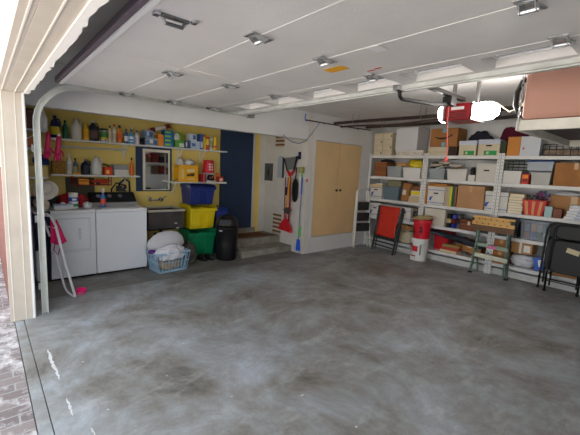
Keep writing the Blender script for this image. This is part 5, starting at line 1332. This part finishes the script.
# black swing-top rubbish bin
t = thing('rubbish_bin', 'black domed swing-top rubbish bin in front of the concrete steps', 'rubbish bin', (-5.24, 3.16, 0), 0)
BB = mat((24, 24, 26), 0.38)
MB().lathe([(0.165, 0), (0.175, 0.02), (0.185, 0.30), (0.192, 0.54), (0.198, 0.545), (0.198, 0.565), (0.19, 0.57)], n=32).build('body', BB, t, smooth=True)
MB().lathe([(0.192, 0.571), (0.188, 0.63), (0.165, 0.70), (0.12, 0.75), (0.06, 0.775), (0.001, 0.78)], n=32).build('dome', BB, t, smooth=True)
MB().box(-0.10, 0.10, -0.006, 0.0, -0.05, 0.05, Matrix.Rotation(R(50), 4, 'Z') @ Matrix.Translation((0, -0.187, 0.66)) @ Matrix.Rotation(R(-18), 4, 'X')).build('flap', mat((34, 34, 36), 0.4), t, bevel=0.003)
MB().box(-0.03, 0.03, -0.004, 0.0, -0.012, 0.012, Matrix.Rotation(R(28), 4, 'Z') @ Matrix.Translation((0, -0.196, 0.52))).build('sticker', mat((200, 200, 200), 0.5), t)
# laundry basket
t = thing('laundry_basket', 'pale blue slatted laundry basket full of white laundry', 'laundry basket', (-5.13, 2.08, 0), R(96))
LB = mat((150, 182, 206), 0.4)
hw, hd, h = 0.26, 0.19, 0.30
m = MB()
m.box(-hw * .82, hw * .82, -hd * .82, hd * .82, 0, 0.012)
def wallpt(side, u, zz):
    f = 0.82 + 0.18 * zz / h
    if side == 0: return Vector((u * hw * f, -hd * f, zz))
    if side == 1: return Vector((u * hw * f, hd * f, zz))
    if side == 2: return Vector((-hw * f, u * hd * f, zz))
    return Vector((hw * f, u * hd * f, zz))
for side in range(4):
    n = 9 if side < 2 else 7
    for zz, r in ((0.02, 0.010), (h * .5, 0.007), (h - .01, 0.014)):
        m.tube([wallpt(side, -1, zz), wallpt(side, 1, zz)], r, 6)
    for i in range(n + 1):
        u = -1 + 2 * i / n
        m.tube([wallpt(side, u, 0.0), wallpt(side, u, h * .5), wallpt(side, u, h - .01)], 0.0075, 5)
m.build('basket', LB, t)
tag(MB().blob(0.38, 0.27, 0.17, 50, 0.1, flat=0.8).build('tan_laundry', mat((206, 168, 120), 0.9), loc=(-5.13, 2.08, 0.018), rot=(0, 0, R(96))), 'tan clothes showing through the lower slats of the basket', 'clothes')
tag(MB().blob(0.50, 0.24, 0.22, 51, 0.2, 3.0, flat=0.6, sub=5).build('white_laundry', mat((214, 214, 222), 0.9), loc=(-5.03, 2.08, 0.19), rot=(0, 0, R(96))), 'crumpled white laundry filling the pale blue basket', 'clothes')
tag(MB().blob(0.62, 0.18, 0.32, 53, 0.07, 1.6, flat=0.7, sub=5).build('white_pillow', mat((206, 206, 212), 0.9), loc=(-5.262, 2.10, 0.25), rot=(R(0), 0, R(96))), 'big rounded white pillow standing at the back of the laundry basket', 'pillow')
tag(MB().blob(0.09, 0.12, 0.06, 54, 0.3).build('purple_cloth', mat((90, 50, 130), 0.9), loc=(-5.08, 1.82, 0.29)), 'small purple cloth at the corner of the laundry basket', 'cloth')
cloth('grey_sack', 'dark grey-brown sack on the floor between basket and green bin', 'bag', -5.36, 2.52, 0, 0.34, 0.24, 0.36, mat((82, 80, 74), 0.9, var=0.2, scale=12), 61, 0.22)
for i, (x, y, rz) in enumerate(((-5.38, 2.76, 0.15), (-5.37, 2.89, 0.15))):
    t = thing('shoe', ['black shoe nearer the grey sack', 'black shoe nearer the rubbish bin'][i], 'shoe', (x, y, 0), rz, 'pair of black shoes by the green bin')
    MB().prism([(-0.13, -0.035), (-0.05, -0.04), (0.05, -0.05), (0.12, -0.035), (0.14, 0), (0.12, 0.035), (0.05, 0.04), (-0.05, 0.035), (-0.13, 0.035), (-0.14, 0)], 0, 0.018, 'z').build('sole', mat((20, 20, 20), 0.7), t, bevel=0.004)
    MB().blob(0.25, 0.08, 0.075, 3, 0.06, flat=0.1, cx=0.0).build('upper', mat((28, 27, 28), 0.5), t, loc=(0, 0, 0.019))
    MB().tube([(0.0, -0.02, 0.085), (0.03, 0.02, 0.082), (0.05, -0.02, 0.075), (0.07, 0.02, 0.068)], 0.003, 5).build('laces', mat((60, 60, 60), 0.7), t)

# white tubular drying rack with clothes
t = thing('drying_rack', 'white tubular folding rack leaning beside the dryer', 'rack', (-4.62, 0.72, 0))
WR = mat((226, 224, 230), 0.35)
MB().tube([(0.05, 0.03, 0.02), (-0.06, -0.05, 0.45), (-0.15, -0.105, 0.83), (-0.19, -0.135, 0.92), (-0.24, -0.17, 0.955), (-0.30, -0.24, 0.965), (-0.33, -0.29, 0.965)], 0.014, 10).build('front_rail', WR, t, smooth=True)
MB().tube([(0.05, 0.03, 0.02), (0.02, 0.02, 0.012), (-0.16, -0.01, 0.012), (-0.27, -0.02, 0.03), (-0.29, -0.03, 0.08), (-0.32, -0.10, 0.50), (-0.38, -0.20, 0.90), (-0.42, -0.29, 0.94)], 0.012, 10).build('rear_rail', WR, t, smooth=True)
for zz, a, b in ((0.93, (-0.22, -0.15), (-0.40, -0.24)), (0.80, (-0.14, -0.10), (-0.365, -0.175)), (0.45, (-0.06, -0.05), (-0.31, -0.09))):
    MB().tube([(a[0], a[1], zz), (b[0], b[1], zz)], 0.007, 6).build('cross_bar', WR, t)
t = thing('hanging_clothes', 'dark navy clothes hanging on the white drying rack', 'clothes', (-4.98, 0.50, 0.97))
m = MB()
def cl_(u, v):
    yy = -0.08 + 0.17 * u
    return (0.05 * math.sin(v * 3 + u * 5) * 0.4 + 0.012 * math.sin(u * 25), yy * (1 - 0.15 * v), -v * 0.46)
m.sheet(20, 12, cl_)
m.build('shirt', mat((30, 34, 60), 0.9, var=0.15, scale=12), t, smooth=True, solid=0.012)
m = MB()
def cl2(u, v):
    return (0.03 + 0.012 * math.sin(u * 20 + v * 4), (-0.02 + 0.10 * u) * (1 - 0.1 * v), -0.30 - v * 0.55)
m.sheet(14, 12, cl2)
m.build('trousers', mat((24, 26, 40), 0.9, var=0.3, scale=12), t, smooth=True, solid=0.012)
t = thing('pink_top', 'bright pink garment hanging on the white drying rack', 'clothes', (-4.84, 0.615, 0.89))
m = MB()
def pk(u, v):
    wd = 0.05 + 0.10 * v
    return (0.02 * math.sin(u * 9 + v * 3), -0.02 + (u - 0.35) * wd * 1.1 + 0.03 * v, -v * 0.27 - 0.03 * math.sin(u * PI))
m.sheet(14, 10, pk)
m.build('fabric', mat((222, 36, 110), 0.85), t, smooth=True, solid=0.01)
MB().tube([(0.0, 0.0, -0.25), (0.0, -0.02, -0.36), (0.0, 0.02, -0.42), (0.0, 0.045, -0.34), (0, 0.05, -0.25)], 0.006, 6).build('strap', mat((150, 30, 80), 0.8), t)
t = thing('dustpan', 'small bright pink dustpan on the floor by the drying rack', 'dustpan', (-4.70, 0.83, 0), R(60))
MB().box(-0.05, 0.05, -0.04, 0.04, 0, 0.004).box(-0.05, 0.05, 0.034, 0.04, 0.0041, 0.06).box(-0.05, -0.044, -0.04, 0.0339, 0.0041, 0.04).box(0.044, 0.05, -0.04, 0.0339, 0.0041, 0.04).build('pan', mat((232, 30, 120), 0.4), t)
MB().tube([(0, 0.04, 0.04), (0, 0.08, 0.045)], 0.009, 8).build('handle', mat((232, 30, 120), 0.4), t)
MB().box(-0.03, 0.02, -0.02, 0.02, 0.0045, 0.006).build('sticker', mat((190, 160, 190), 0.5), t)

# ================================================================== ALCOVE END WALL (y = 4.55)
YW = 4.55
t = thing('breaker_panel', 'grey steel breaker panel on the off-white end wall', 'electrical panel', (-5.91, YW, 1.34))
MB().box(-0.135, 0.125, -0.02, -0.001, 0, 0.36).build('cover', mat((92, 96, 94), 0.5, 0.3), t, bevel=0.004)
MB().box(-0.07, 0.06, -0.026, -0.0205, 0.06, 0.30).build('door', mat((80, 84, 82), 0.5, 0.3), t, bevel=0.003)
MB().box(-0.02, 0.02, -0.031, -0.0265, 0.12, 0.23).build('handle', BLACK, t)
def vent(x0, x1, z0, z1, n, label):
    t = thing('wall_vent', label, 'vent', ((x0 + x1) / 2, YW, z0))
    w = (x1 - x0) / 2; h = z1 - z0; p = h / n
    for i in range(n):
        b = MB().box(-w, w, -0.004, -0.0005, i * p + p * .45, i * p + p * .95); b.build('slot', mat((128, 94, 62), 0.9), t)
    for i in range(n):
        MB().prism([(-0.016, i * p), (-0.001, i * p + p * .1), (-0.001, i * p + p * .45), (-0.006, i * p + p * .45)], -w, w, 'x').build('louvre', mat((206, 196, 180), 0.6), t)
    return t
vent(-5.73, -5.45, 2.02, 2.25, 3, 'upper slotted wall vent just below the bulkhead')
vent(-5.72, -5.45, 0.26, 0.68, 5, 'lower slotted wall vent above the concrete landing')
t = thing('wall_switch', 'small dark blue switch on the end wall above the brooms', 'switch', (-4.985, YW, 1.79))
MB().box(-0.035, 0.035, -0.012, -0.001, 0, 0.14).build('plate', mat((30, 34, 60), 0.4), t, bevel=0.003)
MB().box(-0.015, 0.015, -0.018, -0.0125, 0.045, 0.09).build('button', mat((70, 90, 150), 0.4), t)
t = thing('tool_rail', 'white wall rail holding the brooms and brushes', 'rack', (-5.10, YW, 1.43))
MB().box(-0.30, 0.30, -0.02, -0.001, 0, 0.035).build('rail', PWHITE, t, bevel=0.003)
for x in (-0.24, -0.17, -0.04, 0.03, 0.14, 0.24):
    MB().box(x - .012, x + .012, -0.05, -0.0205, 0.004, 0.03).build('clip', PWHITE, t)
tag(MB().box(-4.765, -4.735, YW - 0.012, YW - 0.001, 1.38, 1.43).build('red_tab', mat((200, 50, 50), 0.5), bevel=0.003), 'small red tab on the end wall near its outer corner', 'tab')
Y0 = YW - 0.045
t = thing('ironing_sleeve_board', 'narrow white board with rounded top hanging upright on the end wall', 'board', (-5.50, Y0, 1.42))
m = MB(); out = [(-0.07, 0), (0.07, 0), (0.07, 0.36)] + [(0.07 * math.cos(R(a)), 0.36 + 0.07 * math.sin(R(a))) for a in range(15, 180, 15)] + [(-0.07, 0.36)]
m.prism(out, -0.012, 0.012); m.build('board', mat((176, 184, 196), 0.5), t, bevel=0.004)  # blue-grey puts shading into the white board's colour
MB().box(0.071, 0.085, -0.006, 0.03, 0.0, 0.40).build('edge', mat((60, 60, 64), 0.5), t)
t = thing('dustpan', 'grey long-handled dustpan with red bracket on the end wall', 'dustpan', (-5.17, Y0, 0.58))
m = MB(); m.prism([(-0.17, 1.23), (0.16, 1.26), (0.10, 1.02), (-0.08, 1.00)], -0.02, -0.006); m.build('pan', mat((116, 118, 116), 0.5), t)
MB().prism([(-0.20, 1.22), (-0.165, 1.22), (-0.085, 1.0), (-0.10, 0.985)], -0.03, -0.004).build('side_wall', BLKSOFT, t)
MB().prism([(0.155, 1.255), (0.19, 1.27), (0.115, 1.0), (0.10, 1.02)], -0.03, -0.004).build('side_wall', BLKSOFT, t)
m = MB(); m.prism([(-0.10, 0.99), (-0.08, 1.0), (0.0, 0.93), (0.10, 1.02), (0.12, 0.99), (0.02, 0.88), (-0.02, 0.88)], -0.03, -0.003); m.build('bracket', mat((206, 30, 44), 0.5), t)
MB().tube([(0.0, -0.01, 0.90), (0.02, -0.01, 0.4), (0.01, -0.01, 0.0)], 0.014, 8).build('pole', mat((160, 20, 44), 0.4), t)
t = thing('push_broom', 'red broom head hanging low on a dark red pole', 'broom', (-5.30, Y0, 0.38))
MB().tube([(-0.02, -0.0, 1.06), (-0.015, -0.0, 0.6), (0.0, 0.0, 0.15)], 0.010, 8).build('pole', mat((150, 24, 50), 0.4), t)
t = thing('broom', 'flared red broom hanging head down near the lower vent', 'broom', (-5.20, Y0 - 0.06, 0.38))
m = MB(); m.prism([(-0.19, 0.02), (-0.16, 0.12), (-0.05, 0.24), (-0.02, 0.26), (0.03, 0.26), (0.06, 0.24), (0.17, 0.10), (0.19, 0.0), (0.0, 0.02)], -0.02, 0.02); m.build('head', mat((206, 26, 40), 0.6, bump=0.5, bscale=200), t, bevel=0.006)
MB().tube([(0.01, 0, 0.26), (0.03, 0, 0.6), (0.05, 0, 1.06)], 0.013, 8).build('pole', mat((190, 24, 44), 0.4), t)
t = thing('hand_brush', 'blue hand brush hanging between the dark red poles', 'brush', (-5.255, Y0, 1.09))
MB().tube([(0.02, 0, 0.34), (0.015, 0, 0.16)], 0.014, 8).build('handle', mat((40, 60, 150), 0.4), t)
MB().box(-0.045, 0.03, -0.02, 0.02, 0.0, 0.16).build('bristles', mat((38, 38, 66), 0.8), t, bevel=0.01)
t = thing('star_brush', 'yellow-handled brush with grey star-shaped head', 'brush', (-5.09, Y0 - 0.125, 0.74))
st_ = [((0.10 if i % 2 == 0 else 0.055) * math.cos(R(36 * i + 18)), 0.07 + (0.07 if i % 2 == 0 else 0.04) * math.sin(R(36 * i + 18))) for i in range(10)]
m = MB(); m.prism(st_, -0.03, 0.03); m.build('head', mat((70, 72, 68), 0.8), t, bevel=0.004)
MB().tube([(0, 0, 0.13), (0.03, 0, 0.72)], 0.013, 8).build('handle', mat((232, 170, 30), 0.4), t)
t = thing('duster', 'black fluffy duster hanging beside the blue mop pole', 'duster', (-5.01, Y0 - 0.015, 0.98))
MB().lathe([(0.02, 0), (0.055, 0.04), (0.075, 0.16), (0.07, 0.36), (0.03, 0.44)], n=14, sy=0.5).build('head', mat((20, 20, 22), 0.9, bump=1, bscale=80), t, smooth=True)
MB().tube([(0.0, 0, 0.43), (0.02, 0, 0.66)], 0.012, 8).build('handle', BLACK, t)
t = thing('scrub_brush', 'green-handled brush with straw head up, on the end wall', 'brush', (-4.86, Y0, 1.42))
MB().box(-0.065, 0.055, -0.03, 0.02, 0.12, 0.23).build('bristles', mat((150, 150, 90), 0.9, bump=0.8, bscale=120), t, bevel=0.012)
MB().tube([(0.0, 0, 0.12), (0.015, 0, -0.06)], 0.013, 8).build('handle', mat((110, 180, 80), 0.4), t)
t = thing('mop', 'blue mop standing head down in the end wall corner', 'mop', (-4.865, Y0, 0.06))
MB().tube([(0.0, 0, 0.22), (0.01, 0, 0.8), (0.02, 0, 1.08)], 0.011, 8).build('pole', mat((130, 140, 165), 0.4), t)
MB().tube([(0.02, 0, 1.08), (0.022, 0, 1.40)], 0.013, 8).build('grip', mat((40, 100, 210), 0.4), t)
MB().tube([(0.03, 0, 0.28), (0.032, 0, 0.48)], 0.016, 8).build('green_sleeve', mat((80, 210, 60), 0.4), t)
MB().taper(0, 0.22, 0.09, 0.05, 0.07, 0.03).build('head', mat((30, 90, 220), 0.6), t, bevel=0.01)

# ================================================================== RIGHT WALL (seen in the mirror)
t = thing('shelving_unit', 'white shelving on the far side wall, seen only in the mirror', 'shelving', (XR - 0.22, 5.15, 0), R(-90))
for z in (0.35, 1.18, 1.60):
    MB().box(-0.75, 0.75, -0.2, 0.2, z - 0.04, z).build('shelf', M_SHELF, t)
for x in (-0.74, 0.0, 0.74):
    MB().box(x - 0.02, x + 0.02, -0.21, -0.2, 0, 1.95).build('post', M_SHELF, t)
random.seed(77)
for zi, z in enumerate((0.351, 1.181, 1.601)):
    for i, c in enumerate(((40, 38, 38), (206, 206, 200), (70, 60, 54), (110, 50, 44), (54, 54, 58))):
        nm = ['black', 'white', 'brown', 'dark red', 'charcoal'][(i + zi) % 5]
        cc = [(40, 38, 38), (206, 206, 200), (90, 68, 50), (120, 44, 40), (54, 54, 58)][(i + zi) % 5]
        b = thing('storage_box', '%s box on the %s shelf reflected in the mirror' % (nm, ['lowest', 'middle', 'upper'][zi]), 'box', (XR - 0.22, 4.52 + i * 0.29, z), R(-90), 'boxes on the side wall shelves')
        h = random.uniform(0.2, 0.34)
        MB().box(-0.12, 0.12, -0.15, 0.15, 0, h).build('carton', mat(cc, 0.6), b, bevel=0.004)
        MB().box(-0.124, 0.124, -0.154, 0.154, h, h + 0.03).build('lid', mat(tuple(int(v * .8) for v in cc), 0.6), b, bevel=0.004)

# chalky white scuffs on the floor near the opening
sc = MB(); random.seed(8)
for (xa, xb, y, w_) in ((-3.40, -3.02, 0.345, 0.016), (-3.10, -2.86, 0.352, 0.010), (-2.60, -2.38, 0.355, 0.010), (-2.2, -2.12, 0.42, 0.006)):
    n = 14; A = []; B = []
    for i in range(n + 1):
        f = i / n; yy = y + random.uniform(-.004, .004); hw_ = w_ * (math.sin(PI * f) ** 0.5) * random.uniform(0.35, 1)
        A.append((xa + (xb - xa) * f, yy - hw_)); B.append((xa + (xb - xa) * f, yy + hw_))
    sc.prism(A + B[::-1], 0.0002, 0.0006, 'z')
for i in range(14):
    x, y = random.uniform(-3.4, -1.0), random.uniform(0.3, 2.2); q_ = random.uniform(.004, .009)
    sc.prism([(x + q_ * math.cos(k * PI / 3), y + q_ * math.sin(k * PI / 3)) for k in range(6)], 0.0002, 0.0006, 'z')
tag(sc.build('chalk_scuffs', mat((206, 208, 210), 0.9)), 'white chalky scuffs on the concrete floor just inside the opening', 'floor marks', kind='stuff')
